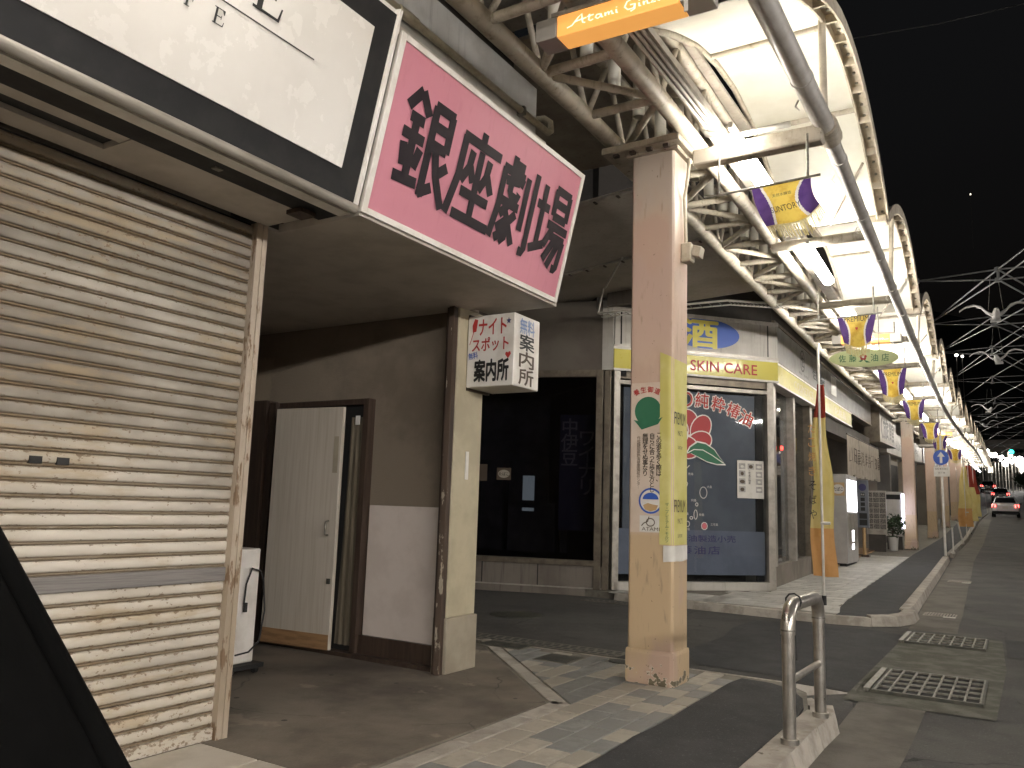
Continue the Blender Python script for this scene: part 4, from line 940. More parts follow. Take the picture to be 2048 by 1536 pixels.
def namesign(y, x0, x1, zc, label, lit):
    t = thing('hanging_name_sign', label, 'sign', tuple(W((x0 + x1) / 2, y, zc)), 'orange name signs hung across the pavement')
    w_ = x1 - x0; hh = .062
    a = W(x0, y, zc); drop = -.03
    def F(u, v, off=0): return a + V((u * w_, -off, v * hh + drop * u))
    prof = [(-.07, -.062), (.07, -.062), (.07, .062), (-.07, .062)]
    def seg(u0, u1, name, mat, g=0):
        m = MB(); m.hexa([F(u0, -1) + V((0, -.07 - g, 0)), F(u1, -1) + V((0, -.07 - g, 0)), F(u1, -1) + V((0, .07 + g, 0)), F(u0, -1) + V((0, .07 + g, 0)), F(u0, 1) + V((0, -.07 - g, 0)), F(u1, 1) + V((0, -.07 - g, 0)), F(u1, 1) + V((0, .07 + g, 0)), F(u0, 1) + V((0, .07 + g, 0))]); m.build(name, mat, t, bevel=.012, seg=2)
    seg(0, .135, 'end_cap', m_capg, .004); seg(.845, 1.0, 'end_cap', m_capw, .004); seg(.135, .845, 'lit_panel', e_orange)
    m = MB(); m.hexa([F(.1, .98) + V((0, -.075, 0)), F(.9, .98) + V((0, -.075, 0)), F(.9, .98) + V((0, .075, 0)), F(.1, .98) + V((0, .075, 0)), F(.1, 1.35) + V((0, -.075, 0)), F(.9, 1.35) + V((0, -.075, 0)), F(.9, 1.35) + V((0, .075, 0)), F(.1, 1.35) + V((0, .075, 0))]); m.build('top_rail', m_soffg, t)
    sc_ = .64 / 5.0
    def G(px_, pz_):
        u = .2 + px_ * .125; return F(u, -.42 + .95 * pz_, .0715)
    m = MB()
    for ln in SCR:
        v_, f_ = ribbon([(p[0] * .1, p[1] * .062) for p in ln], .0075); m.add([G(p[0] / .1, p[1] / .062) for p in v_], f_)
    m.build('lettering', e_white, t)
    for u in (.15, .9): MB().tube([F(u, 1.3), F(u, 1.3) + V((0, 0, .16))], .01, 6).build('hanger', m_galv, t)
    p = F(.87, -1); MB().box(p.x, p.x + .02, p.y - .075, p.y - .07, p.z - .06, p.z + .01).build('latch', m_white, t)
namesign(3.58, -2.13, -1.15, 3.83, 'orange backlit name sign nearest the camera, above the pink sign', True)
namesign(12.3, -2.0, -1.08, 3.78, 'orange backlit name sign hung above the oval oil shop sign', True)
namesign(30.5, -1.95, -1.0, 3.75, 'small far orange name sign beyond the second column', True)

# ------------------------------------------------------------------ pennants
def pennant(y, x0, x1, ztop, h, label, words_, wind, fold, seed, rodl=.3):
    rr = random.Random(seed)
    t = thing('pennant', label, 'pennant', ((x0 + x1) / 2, y, ztop), 'fringed pennants hung from the arcade')
    w_ = x1 - x0
    MB().tube([(x0 - rodl, y, ztop - .01), (x1 + .06, y, ztop + .012)], .009, 8).build('rod', m_galv, t)
    MB().tube([(x1 - .02, y, ztop + .012), (x1 - .02, y + .01, ztop + .32)], .01, 6).build('strap', m_galv, t)
    MB().tube([(x0 - rodl + .1, y, ztop), (x0 - rodl + .1, y + .01, ztop + .3)], .008, 6).build('strap', m_galv, t)
    def S(u, v, off=0):   # v 0 top..1 bottom
        narrow = 1 - fold * v
        cx = x0 + w_ * .5
        dip = .05 * math.sin(math.pi * u) * v
        return V((cx + (u - .5) * w_ * narrow + wind[0] * v * v, y - off + wind[1] * v * v + .035 * math.sin(u * 6.5 + v * 2 + seed) * v, ztop - h * v * (1 - .12 * abs(wind[1])) - dip + wind[2] * u * v))
    def mf(u, v):
        a = .17 + .10 * math.sin(v * math.pi) + .06 * v
        d_ = min(u, 1 - u)
        return 0 if d_ < a - .05 else 1 if d_ < a else 2
    MB().grid(lambda u, v: S(u, v), 96 if seed < 4 else 40, 40 if seed < 4 else 16, matfn=mf).build('cloth', [m_purp, m_wcloth, m_gold], t)
    fm = MB(); nf = 46
    for i in range(nf):
        u = (i + .1) / nf; u2 = (i + .92) / nf; L_ = .095 + rr.uniform(-.008, .008)
        a, b_ = S(u, 1), S(u2, 1); dn = (S(u, 1) - S(u, .9)).normalized() * L_ * .9 + V((0, 0, -L_ * .25)); dn2 = dn + V((rr.uniform(-.01, .01), rr.uniform(-.01, .01), 0))
        fm.add([a, b_, b_ + dn2, a + dn2], [(0, 1, 2, 3)])
    fm.build('fringe', m_fring, t)
    MB().grid(lambda u, v: S(u, .985 + v * .03, .003), 28, 1).build('braid', m_fring, t)
    for (s, cv, wd, hh, mt) in words_:
        vs, fs, (a, b_, d_, e_) = text_geo(s)
        m = MB(); m.add([S(.5 + ((px_ - (a + b_) / 2) / (b_ - a)) * wd / w_, cv - ((py - (d_ + e_) / 2) / (e_ - d_)) * hh / h, .006) for px_, py in vs], fs); m.build('lettering', mt, t)
pennant(5.32, -1.45, -1.06, 3.46, .30, 'orange-gold pennant blown sideways below the first arcade lamp', [('SUNTORY', .62, .2, .045, m_ltr), ('天然水醸造', .28, .13, .025, m_ltr)], (.08, -.02, .10), .12, 1, .33)
pennant(9.35, -1.62, -1.22, 3.44, .29, 'gold and purple pennant hanging just above the oval oil shop sign', [('PREMIUM', .1, .26, .05, m_ltr), ('♥', .42, .03, .03, m_red)], (.0, .05, 0), .3, 2)
pennant(13.15, -1.72, -1.32, 3.47, .38, 'gold and purple pennant hanging below the oval oil shop sign', [('PREMIUM', .2, .25, .055, m_ltr), ('♥', .5, .03, .03, m_red)], (.0, .05, 0), .28, 3)
pennant(17.2, -1.83, -1.43, 3.52, .34, 'fourth gold and purple pennant down the row', [('PREMIUM', .2, .25, .055, m_ltr)], (.0, .12, 0), .3, 4)
pennant(21.3, -1.9, -1.5, 3.5, .34, 'fifth gold and purple pennant down the row, beside the second column', [], (.0, .2, 0), .3, 5)
pennant(25.4, -2.0, -1.6, 3.55, .34, 'sixth gold and purple pennant, just before the second column', [], (.0, .1, 0), .3, 6)
pennant(31.5, -2.0, -1.55, 3.65, .34, 'far gold and purple pennant beyond the second column', [], (.0, .1, 0), .3, 8)
# oval sign
ov = thing('oval_sign', 'oval pale green hanging sign with green characters and a red flower', 'sign', (-1.6, 10.9, 3.25))
oc0 = V((-1.585, 10.9, 3.245)); ofn = frame_fn(oc0, (1, 0, -.03), (0, 0, 1), .021); ofn2 = frame_fn(oc0, (1, 0, -.03), (0, 0, 1), .0225)
MB().slab(oc0, (1, 0, -.03), (0, 0, 1), ell(0, 0, .41, .115, 40), .02).build('board', m_oval, ov)
for ch, cx in (('佐', -.25), ('藤', -.125), ('油', .13), ('店', .255)): text(ov, ch, ofn, .085, .095, m_grn, (cx, .0), bold=.008)
for k in range(5):
    a = 2 * math.pi * k / 5 + .3; poly2(ov, ell(.0 + .025 * math.cos(a), .012 + .025 * math.sin(a), .02, .02, 12), ofn if k % 2 else ofn2, m_crim, 'petal')
poly2(ov, ell(0, .012, .014, .014, 12), frame_fn(oc0, (1, 0, -.03), (0, 0, 1), .024), m_wline, 'flower_centre')
poly2(ov, [(-.06, -.04), (-.02, -.025), (.0, -.03), (-.03, -.05)], ofn, m_grn, 'leaf'); poly2(ov, [(.0, -.02), (.05, -.04), (.085, -.06), (.035, -.06)], ofn, m_grn, 'leaf')
for x_ in (-1.8, -1.4): MB().tube([(x_, 10.9, 3.34), (x_, 10.9, 3.9)], .008, 6).build('hanger', m_galv, ov)

# ================================================================== CORNER OIL SHOP
A2 = V((-4.98, 10.79, 0)); B2 = V((-3.2, 12.72, 0)); E2 = (B2 - A2).normalized(); N2 = V((E2.y, -E2.x, 0)); LC = (B2 - A2).length
def cp(s, z, o=0): return A2 + E2 * s + N2 * o + V((0, 0, z))
def cbox(s0, s1, z0, z1, o0, o1): return MB().obox(cp(s0, z0, o0), E2 * (s1 - s0), N2 * (o1 - o0), (0, 0, z1 - z0))
osh = thing('corner_oil_shop', 'corner shop with a chamfered glass front and yellow skin-care band', 'building', (-4.1, 11.8, .1))
# body: interior box and upper walls
cbox(-.3, LC + .05, 4.2, 7.5, -.4, -.05).build('upper_wall', m_walld, osh)
MB().prism([(A2 + N2 * -.9).to_2d(), (B2 + N2 * -.9).to_2d(), (-6, 16), (-9, 14)], 0, 7.5).build('core_wall', m_walld, osh)
cbox(0, LC, .1, .22, -.12, .03).build('sill', m_fasc, osh, bevel=.004)
cbox(-.03, .07, .1, 3.3, -.1, .03).build('left_post', m_alu, osh, bevel=.004); cbox(LC - .1, LC + .02, .1, 3.3, -.1, .03).build('right_post', m_alu, osh, bevel=.004)
cbox(.05, LC - .1, 3.08, 3.14, -.08, .035).build('head_rail', m_alu, osh, bevel=.004); cbox(.05, LC - .1, 3.17, 3.29, -.1, .0).build('shutter_box', m_alud, osh)
cbox(LC - .22, LC - .1, .22, 3.08, -.14, -.11).build('inner_post', m_blackm, osh)
cbox(.07, LC - .1, .22, 3.08, -.045, -.04).build('glass', g_shop, osh)
cbox(.16, LC - .27, .32, 3.05, -.075, -.06).build('slate_blind', m_slate, osh)
cbox(.0, LC, .1, 3.3, -.85, -.8).build('interior_wall', m_walld, osh)
cbox(.1, LC - .12, .32, .97, -.052, -.048).build('frosted_film', m_frost, osh)
cbox(-.05, LC + .08, 3.30, 3.60, -.1, .06).build('yellow_band', m_yel, osh)
for z0, z1 in ((3.275, 3.305), (3.595, 3.625)): cbox(-.06, LC + .09, z0, z1, -.1, .066).build('band_trim', m_white, osh)
cbox(-.03, LC + .1, 3.66, 4.2, -.1, .03).build('fascia', m_fasc, osh)
for z0, z1 in ((3.63, 3.67), (4.18, 4.24)): cbox(-.05, LC + .11, z0, z1, -.1, .045).build('fascia_trim', m_alu, osh)
cbox(.06, .08, 3.68, 4.18, .03, .036).build('fascia_joint', m_blackm, osh); cbox(LC - .08, LC - .065, 3.68, 4.18, .03, .036).build('fascia_joint', m_blackm, osh)
f0 = lambda o: (lambda x, z: cp(x, z, o))
text(osh, 'SKIN CARE', f0(.063), 1.14, .16, m_red, (1.765, 3.445), bold=.012)
poly2(osh, ell(1.45, 3.96, .60, .235, 40), f0(.033), m_blue, 'blue_oval')
text(osh, '酒', f0(.036), .60, .43, m_yel, (1.37, 3.955), bold=.028)
gl = f0(-.038); gl2 = f0(-.037); gl3 = f0(-.036); gl0 = f0(-.0385)
for i, ch in enumerate('の純粋椿油'):
    x_, z_, r_ = [(1.17, 2.93, .1), (1.44, 2.93, -.05), (1.72, 2.885, -.18), (1.98, 2.81, -.3), (2.2, 2.7, -.4)][i]
    text(osh, ch, gl0, .235, .235, m_wline, (x_, z_), rot=r_, bold=.05); text(osh, ch, gl2, .22, .22, m_red, (x_, z_), rot=r_, bold=.015)
# camellia: petals with pale outlines
def blob(cx, cz, rx, rz, a, n=22): return [(cx + rx * math.cos(t) * math.cos(a) - rz * math.sin(t) * math.sin(a), cz + rx * math.cos(t) * math.sin(a) + rz * math.sin(t) * math.cos(a)) for t in [2 * math.pi * k / n for k in range(n)]]
for i, (cx, cz, rx, rz, a) in enumerate([(1.2, 2.58, .17, .19, .2), (1.42, 2.50, .21, .15, 1.0), (1.40, 2.30, .2, .14, .3), (1.18, 2.2, .2, .16, -.3), (1.0, 2.45, .2, .2, 0)]):
    poly2(osh, blob(cx, cz, rx + .018, rz + .018, a), f0(-.0388 + .0006 * i), m_wline, 'petal_outline'); poly2(osh, blob(cx, cz, rx, rz, a), f0(-.0385 + .0006 * i), m_crim, 'petal')
poly2(osh, ell(1.12, 2.38, .09, .1), f0(-.034), m_wline, 'flower_centre')
leaf = [(1.18, 2.10), (1.24, 2.2), (1.36, 2.28), (1.5, 2.26), (1.64, 2.18), (1.72, 2.08), (1.82, 1.975), (1.68, 1.97), (1.52, 2.0), (1.38, 2.06), (1.26, 2.11)]
poly2(osh, [(1.5 + (x - 1.5) * 1.06, 2.11 + (z - 2.11) * 1.14) for x, z in leaf], f0(-.0335), m_wline, 'leaf_outline'); poly2(osh, leaf, f0(-.033), m_grn, 'leaf')
strokes(osh, [[(1.19, 2.11), (1.3, 2.17), (1.45, 2.17), (1.6, 2.1), (1.8, 1.985)]], f0(-.0325), .014, m_wline, 'leaf_vein')
# island map
strokes(osh, [[(1.23, 1.93), (1.18, 1.88), (1.14, 1.84), (1.12, 1.78), (1.15, 1.72), (1.2, 1.66), (1.16, 1.55), (1.08, 1.5), (1.04, 1.44), (.98, 1.42)]], gl, .012, m_wline, 'coast_line')
for pts in (ell(1.46, 1.53, .06, .085, 14), ell(1.35, 1.35, .02, .025, 10), ell(1.33, 1.2, .028, .07, 12), ell(1.26, 1.15, .025, .02, 10), ell(1.2, 1.06, .03, .04, 10), ell(1.475, 1.035, .05, .055, 10)):
    strokes(osh, [pts + pts[:1]], gl, .011, m_wline, 'island')
poly2(osh, ell(1.475, 1.035, .04, .045, 10), gl, m_pinkp, 'island_fill')
for s, x_, z_ in (('大島', 1.56, 1.62), ('利島', 1.3, 1.41), ('式根島', 1.15, 1.21), ('新島', 1.43, 1.2), ('神津島', 1.17, .985), ('三宅島', 1.64, 1.06), ('熱海', 1.25, 1.8)): text(osh, s, gl, None, .04, m_wline, (x_, z_))
text(osh, '椿油製造小売', f0(-.036), .95, .1, m_navy, (1.52, .85), bold=.01); text(osh, '佐藤油店', f0(-.036), .9, .12, m_navy, (1.28, .68), bold=.01, space=1.2)
po = MB().obox(cp(2.03, 1.47, -.034), E2 * .46, N2 * .002, (0, 0, .575)).build('photo_poster', m_paper, osh)
m_pgrey = M('pale_grey_print', (.42, .41, .39), .6, c2=(.3, .29, .28), scale=9)
for q, (a, b_) in enumerate(((.03, .42), (.18, .42), (.32, .42), (.03, .31), (.32, .30), (.03, .19), (.32, .19), (.03, .07), (.32, .07))):
    poly2(po, [(2.03 + a, 1.49 + b_), (2.03 + a + .11, 1.49 + b_), (2.03 + a + .11, 1.49 + b_ + .09), (2.03 + a, 1.49 + b_ + .09)], f0(-.031), m_pgrey, 'photo')
    poly2(po, ell(2.03 + a + .055, 1.49 + b_ + .042, .028 + .008 * (q % 3), .02 + .008 * (q % 2), 14), f0(-.030), m_brl if q % 2 else m_paper, 'photo_motif')
vtext(po, '三宅島の物産', f0(-.031), 2.24, 1.90, .036, m_ltr)
# side along the main street
def mf_(y, z, o=0): return V((-3.05 + bx(y) + o, y, z + zg(y)))
def mbox(y0, y1, z0, z1, o0, o1):
    m = MB(); n = max(1, int((y1 - y0) / 3))
    for i in range(n):
        a, b_ = y0 + (y1 - y0) * i / n, y0 + (y1 - y0) * (i + 1) / n
        m.hexa([mf_(a, z0, o0), mf_(a, z0, o1), mf_(b_, z0, o1), mf_(b_, z0, o0), mf_(a, z1, o0), mf_(a, z1, o1), mf_(b_, z1, o1), mf_(b_, z1, o0)])
    return m
mbox(12.8, 21.3, 3.30, 3.60, -.1, .1).build('yellow_band_side', m_yel, osh)
for z0, z1 in ((3.27, 3.30), (3.60, 3.63)): mbox(12.78, 21.35, z0, z1, -.1, .11).build('band_trim', m_white, osh)
mbox(12.85, 25.3, 3.66, 4.25, -.1, .08).build('grey_fascia', m_fascg, osh)
for z0, z1 in ((3.63, 3.66), (4.25, 4.30)): mbox(12.85, 25.3, z0, z1, -.1, .1).build('fascia_trim', m_alud, osh)
mbox(12.9, 25.3, 4.3, 7.5, -.4, -.1).build('upper_wall', m_walld, osh)
mbox(16.7, 25.3, 2.95, 3.28, -.3, .02).build('dark_lintel', m_walld, osh)
mbox(12.8, 25.3, .1, 3.3, -1.6, -1.5).build('interior_wall', m_walld, osh)
fm_ = lambda o: (lambda x, z: mf_(x, z, o))
strokes(osh, [[(15.2 + .2 * math.cos(a * .35), 4.0 + .19 * math.sin(a * .35)) for a in range(19)]], fm_(.083), .03, m_ltr, 'crest'); text(osh, '佐', fm_(.083), .25, .22, m_ltr, (15.2, 4.0), bold=.02)
text(osh, '佐藤油店', fm_(.083), 1.4, .2, m_ltr, (16.9, 3.92), bold=.02); text(osh, '椿油・化粧品', fm_(.083), .9, .05, m_ltr, (15.3, 3.75))
MB().obox(mf_(18.4, 3.78, .081), (0, .6, 0), (.004, 0, 0), (0, 0, .4)).build('white_sticker', m_paper, osh); text(osh, '酒', fm_(.088), .3, .22, m_red, (18.7, 4.02), bold=.02)
text(osh, 'COSMETICS', fm_(.103), 1.8, .14, m_ctext, (15.2, 3.45)); text(osh, '化粧品', fm_(.103), 1.6, .16, m_ctext, (19.5, 3.45))
# side glazing and posts
mbox(12.95, 16.2, .1, .42, -.25, .0).build('low_wall', m_wall, osh)
mbox(12.95, 13.2, .42, 3.27, -.2, .02).build('corner_post', m_alu, osh); mbox(14.6, 14.75, .42, 3.27, -.15, .02).build('mullion', m_alu, osh); mbox(16.1, 16.35, .1, 3.27, -.3, .03).build('brown_post', m_alud, osh)
mbox(13.2, 16.1, .42, 3.27, -.1, -.095).build('side_glass', g_shop, osh)
mbox(15.0, 15.8, .45, 2.9, -.3, -.28).build('pale_curtain', m_slate, osh)
MB().box(*(lambda p: (p.x, p.x + .03, p.y - .025, p.y + .025, p.z - .03, p.z + .03))(mf_(13.9, 2.32, -.06))).build('red_indicator', e_redd, osh)
mbox(16.35, 25.3, 2.0, 2.95, -1.4, -1.35).build('inner_header', m_wood, osh)
for i in range(6): MB().box(*(lambda p: (p.x, p.x + .05, p.y, p.y + .25, p.z, p.z + .05))(mf_(17 + 1.3 * i, 2.55, -1.3))).build('interior_lamp', e_win, osh)
mbox(16.35, 25.3, .1, .13, -1.5, .15).build('wood_floor', m_wood, osh)
# noren
for q, (ya, yb_, s) in enumerate(((18.95, 20.88, '山田屋'), (20.95, 22.88, '海鮮丼'), (22.95, 24.9, '干物屋'))):
    t = thing('noren_curtain', ['cream shop curtain nearest the vending machine', 'middle cream shop curtain with dark characters', 'farthest cream shop curtain before the blue sign'][q], 'curtain', tuple(mf_((ya + yb_) / 2, 2.93, .30)), 'cream shop curtains in a row')
    fn = lambda u, v, o=0, ya=ya, yb_=yb_: mf_(ya + (yb_ - ya) * u, 2.93 - .90 * v - .03 * math.sin(u * 9) * v, .30 + o + .03 * math.sin(u * 26) * v)
    MB().grid(fn, 40, 5).build('cloth', m_noren, t)
    for j, ch in enumerate(s):
        vs, fs, (a, b_, c_, d_) = text_geo(ch)
        mm = MB(); mm.add([fn(.18 + .32 * j + (px_ - a) / (b_ - a) * .24, .66 - (py - c_) / (d_ - c_) * .38, .012) for px_, py in vs], fs); mm.build('lettering', m_brl, t)
    MB().tube([mf_(ya, 2.94, .30), mf_(yb_, 2.94, .30)], .015, 6).build('rod', m_dwood, t)
# vending machine
vm = thing('cigarette_vending_machine', 'grey vending machine with a bright front beside the cream curtains', 'vending machine', (-3.2, 19.2, .22))
MB().box(-3.43, -3.11, 18.45, 19.8, .26, 2.14).build('cabinet', m_beige, vm, bevel=.015, seg=2)
MB().box(-3.4, -3.15, 18.5, 19.75, .2, .26).build('feet', m_blackm, vm)
MB().box(-3.112, -3.10, 18.55, 19.7, 1.35, 2.03).build('display', e_vend, vm)
for i in range(5): MB().box(-3.101, -3.095, 18.55 + .23 * i + .1, 18.55 + .23 * i + .12, 1.35, 2.03).build('divider', m_alu, vm)
MB().box(-3.112, -3.102, 18.58, 19.66, .62, 1.3).build('button_panel', m_alu, vm)
MB().box(-3.104, -3.098, 19.0, 19.22, .72, .95).build('lit_slot', e_vend, vm); MB().box(-3.104, -3.098, 19.0, 19.2, .55, .66).build('lit_slot', e_vend, vm)
fv = lambda x, z: V((-3.43 + x * .8, 18.448, .26 + z))
poly2(vm, [(.04, 1.42), (.36, 1.42), (.36, 1.70), (.04, 1.70)], fv, m_tan, 'label_plate'); poly2(vm, ell(.2, 1.56, .15, .1), lambda x, z: V((-3.43 + x * .8, 18.447, .26 + z)), m_paper, 'label_oval'); text(vm, 'たばこ', lambda x, z: V((-3.43 + x * .8, 18.446, .26 + z)), .24, .08, m_ltr, (.2, 1.56), bold=.02)
# blue sign, menu board, white board, plant
bs = thing('blue_shop_sign', 'narrow blue-grey upright sign with dark panels beside the vending machine', 'sign', (-3.32, 22, .95))
MB().box(-3.45, -3.19, 21.96, 22.06, .98, 2.16).build('case', m_slate, bs, bevel=.006)
fb = lambda x, z: V((-3.45 + x, 21.958, .98 + z)); poly2(bs, ell(.13, 1.0, .09, .09, 20), fb, m_navy, 'crest')
for z_ in (.82, .7, .58, .46): poly2(bs, [(.08, z_ - .045), (.18, z_ - .045), (.18, z_ + .045), (.08, z_ + .045)], fb, m_ltr, 'character_block')
for z_ in (.29, .13): poly2(bs, [(.04, z_ - .07), (.22, z_ - .07), (.22, z_ + .07), (.04, z_ + .07)], fb, m_ltr, 'character_block')
text(bs, '熱海', lambda x, z: V((-3.45 + x, 21.957, .98 + z)), .08, .05, m_paper, (.13, .82))
MB().tube([(-3.32, 22.01, .3), (-3.32, 22.01, .98)], .04, 8).build('post', m_tan, bs); MB().box(-3.45, -3.2, 21.9, 22.12, .2, .32).build('base', m_dwood, bs)
mb = thing('menu_board', 'board of food photographs in three columns beyond the curtains', 'board', (-3.35, 24.5, .8))
MB().box(-3.62, -3.11, 24.5, 24.56, .78, 1.98).build('board', m_alu, mb)
for i in range(3):
    for j in range(7):
        poly2(mb, [(-3.60 + .163 * i, .93 + .145 * j), (-3.60 + .163 * i + .15, .93 + .145 * j), (-3.60 + .163 * i + .15, .93 + .145 * j + .13), (-3.60 + .163 * i, .93 + .145 * j + .13)], lambda x, z: V((x, 24.498, z)), m_photo, 'photo')
MB().box(-3.58, -3.15, 24.52, 24.55, .3, .78).build('leg_panel', m_walld, mb)
wb = thing('white_notice_board', 'pale notice board with a dark title strip behind the potted plant', 'board', (-3.1, 26, .7))
MB().box(-3.33, -2.88, 26, 26.05, .72, 2.0).build('board', m_fasc, wb); MB().box(-3.3, -2.92, 25.99, 26, 1.78, 1.92).build('title_strip', m_black, wb)
MB().box(-3.3, -2.9, 26.0, 26.05, .3, .72).build('stand', m_walld, wb)
MB().box(-2.88, -2.82, 25.98, 26.0, .95, 1.95).build('led_strip', e_led, wb)
pl = thing('potted_plant', 'dark leafy plant in a white pot before the notice board', 'plant', (-2.95, 25, .32))
MB().tube([(-3.02, 25, .35), (-3.02, 25, .72)], [.11, .14], 14).build('pot', m_pot, pl)
rr = random.Random(3); lm = MB()
for i in range(260):
    d_ = V((rr.gauss(0, 1), rr.gauss(0, 1), rr.gauss(.3, .9))).normalized(); p = V((-2.98, 25, 1.02)) + V((d_.x * .3, d_.y * .28, d_.z * .34)) * rr.uniform(.4, 1.05)
    a = V((rr.uniform(-1, 1), rr.uniform(-1, 1), rr.uniform(-.6, .6))).normalized() * .085; b_ = a.cross(V((rr.uniform(-1, 1), rr.uniform(-1, 1), 1)).normalized()).normalized() * .03
    lm.add([p - a, p + b_, p + a, p - b_], [(0, 1, 2, 3)])
lm.build('foliage', m_leaf, pl)
for i in range(5): MB().tube([(-3.02, 25, .7), (-3.02 + rr.uniform(-.15, .2), 25 + rr.uniform(-.15, .15), 1.1)], .008, 5).build('stem', m_dwood, pl)
# projecting sign boxes of the next shop
s2 = thing('projecting_shop_sign', 'pale shop sign box with black brush strokes past the grey fascia', 'sign', tuple(mf_(26, 3.3, .1)))
mbox(25.4, 29.5, 3.2, 4.1, -.1, .28).build('case', m_fasc, s2); mbox(25.36, 25.42, 3.18, 4.12, -.12, .3).build('end_plate', m_alud, s2)
text(s2, '（旅館', fm_(.283), 3.2, .62, m_ltr, (27.4, 3.65), bold=.03)
hb = thing('air_conditioner_cage', 'dark framed box under the roof beside the second column', 'box', (-2.2, 27.2, 3.7))
MB().box(-2.45, -1.98, 27.1, 27.6, 3.45, 4.15).build('case', m_wall, hb, bevel=.02); MB().box(-2.36, -2.07, 27.085, 27.1, 3.62, 4.1).build('grille', m_blackm, hb); MB().box(-2.5, -1.93, 27.05, 27.65, 3.4, 3.46).build('bracket', m_alu, hb)

# ================================================================== DARK SHOP on the side street
D0 = V((-6.9, 10.07, 0)); D1 = V((-5.03, 10.69, 0)); ED = (D1 - D0).normalized(); ND = V((ED.y, -ED.x, 0))
def dp(s, z, o=0): return D0 + ED * s + ND * o + V((0, 0, z))
def dbox(s0, s1, z0, z1, o0, o1): return MB().obox(dp(s0, z0, o0), ED * (s1 - s0), ND * (o1 - o0), (0, 0, z1 - z0))
dsx = thing('dark_shop', 'unlit shop with a wide dark window on the side street', 'building', (-5.9, 10.4, .1))
dbox(-3, 1.9, .0, .42, -.2, .0).build('base_wall', m_wall, dsx)
for i in range(5): dbox(-2.4 + .84 * i, -2.385 + .84 * i, .1, .42, 0, .006).build('panel_joint', m_blackm, dsx)
dbox(-3, 1.9, .1, .12, 0, .012).build('base_trim', m_alu, dsx)
dbox(-3, 1.86, .42, .50, -.1, .03).build('sill', m_alud, dsx, bevel=.004); dbox(-3, 1.86, 3.17, 3.27, -.1, .02).build('head_rail', m_alud, dsx)
dbox(-3, 1.8, .5, 3.17, -.05, -.045).build('glass', g_dark, dsx)
dbox(1.78, 1.88, .1, 3.27, -.1, .03).build('post', m_alud, dsx, bevel=.004); dbox(1.90, 1.99, .1, 3.27, -.1, .02).build('post', m_alud, dsx, bevel=.004)
dbox(-3, 2.0, 3.27, 4.32, -.1, .01).build('fascia', m_deckf, dsx)
dbox(-3, 2.0, 4.32, 7.5, -.5, -.2).build('upper_wall', m_walld, dsx)
dbox(-3, 2.2, .05, 3.3, -2.4, -2.3).build('interior_wall', m_int, dsx); [dbox(-2.6 + .9 * q, -1.8 + .9 * q, .5, 1.3 + .35 * (q % 3), -2.0, -1.6).build('shelf_unit', m_int, dsx) for q in range(5)]; dbox(-3, 2.2, 3.2, 3.3, -2.4, -.1).build('interior_ceiling', m_blackm, dsx)
dbox(1.86, 2.02, 3.27, 4.32, -.1, .03).build('corner_strip', m_fasc, dsx)
fd = lambda o: (lambda x, z: dp(x, z, o))
poly2(dsx, [(.29, 1.62), (.51, 1.62), (.51, 1.80), (.29, 1.80)], fd(-.043), m_brl, 'tobacco_label'); poly2(dsx, ell(.4, 1.71, .09, .06), fd(-.042), m_tileA, 'tobacco_oval'); text(dsx, 'たばこ', fd(-.041), .15, .05, m_ltr, (.4, 1.71), bold=.01)
poly2(dsx, [(.0, 1.6), (.14, 1.6), (.14, 1.85), (.0, 1.85)], fd(-.043), m_brl, 'small_notice')
dbox(.64, .82, 1.33, 1.70, -.30, -.29).build('display_cabinet', e_disp, dsx); dbox(.64, .82, 1.17, 1.22, -.30, -.29).build('display_label', e_disp, dsx)
dbox(1.16, 1.72, .9, 2.66, -.5, -.49).build('purple_banner', m_navy, dsx)
m_fade = M('faded_letter', (.4, .38, .48), .7)
vtext(dsx, '中伊豆', fd(-.488), 1.31, 2.6, .24, m_fade); vtext(dsx, 'ワイナリ', fd(-.488), 1.58, 2.4, .24, m_fade)
# wire-edged awning frame above the corner
af = thing('awning_frame', 'thin white lattice awning frame hung over the corner shop', 'frame', (-4, 10.2, 4.0))
P1, P2, P3 = V((-5.0, 10.2, 4.02)), V((-3.1, 10.15, 3.99)), V((-2.5, 10.55, 3.97))
for a, b_ in ((P1, P2), (P2, P3)):
    MB().tube([a, b_], .014, 6).build('rail', m_white, af); MB().tube([a + V((0, .12, -.03)), b_ + V((0, .12, -.03))], .01, 6).build('rail', m_white, af)
    n = 14
    for k in range(n):
        p = a.lerp(b_, k / n); MB().tube([p, p + V((.03, .12, -.03))], .006, 5, cap=False).build('rung', m_galv, af)
MB().tube([P1, P1 + V((.1, .1, .7))], .018, 6).build('hanger', m_alu, af); MB().tube([P2 + V((.5, .3, 0)), P2 + V((.5, .3, .6))], .01, 6).build('hanger', m_white, af)
MB().box(-5.0, -4.3, 10.5, 10.6, 4.2, 4.7).build('hung_panel', m_wall, af)

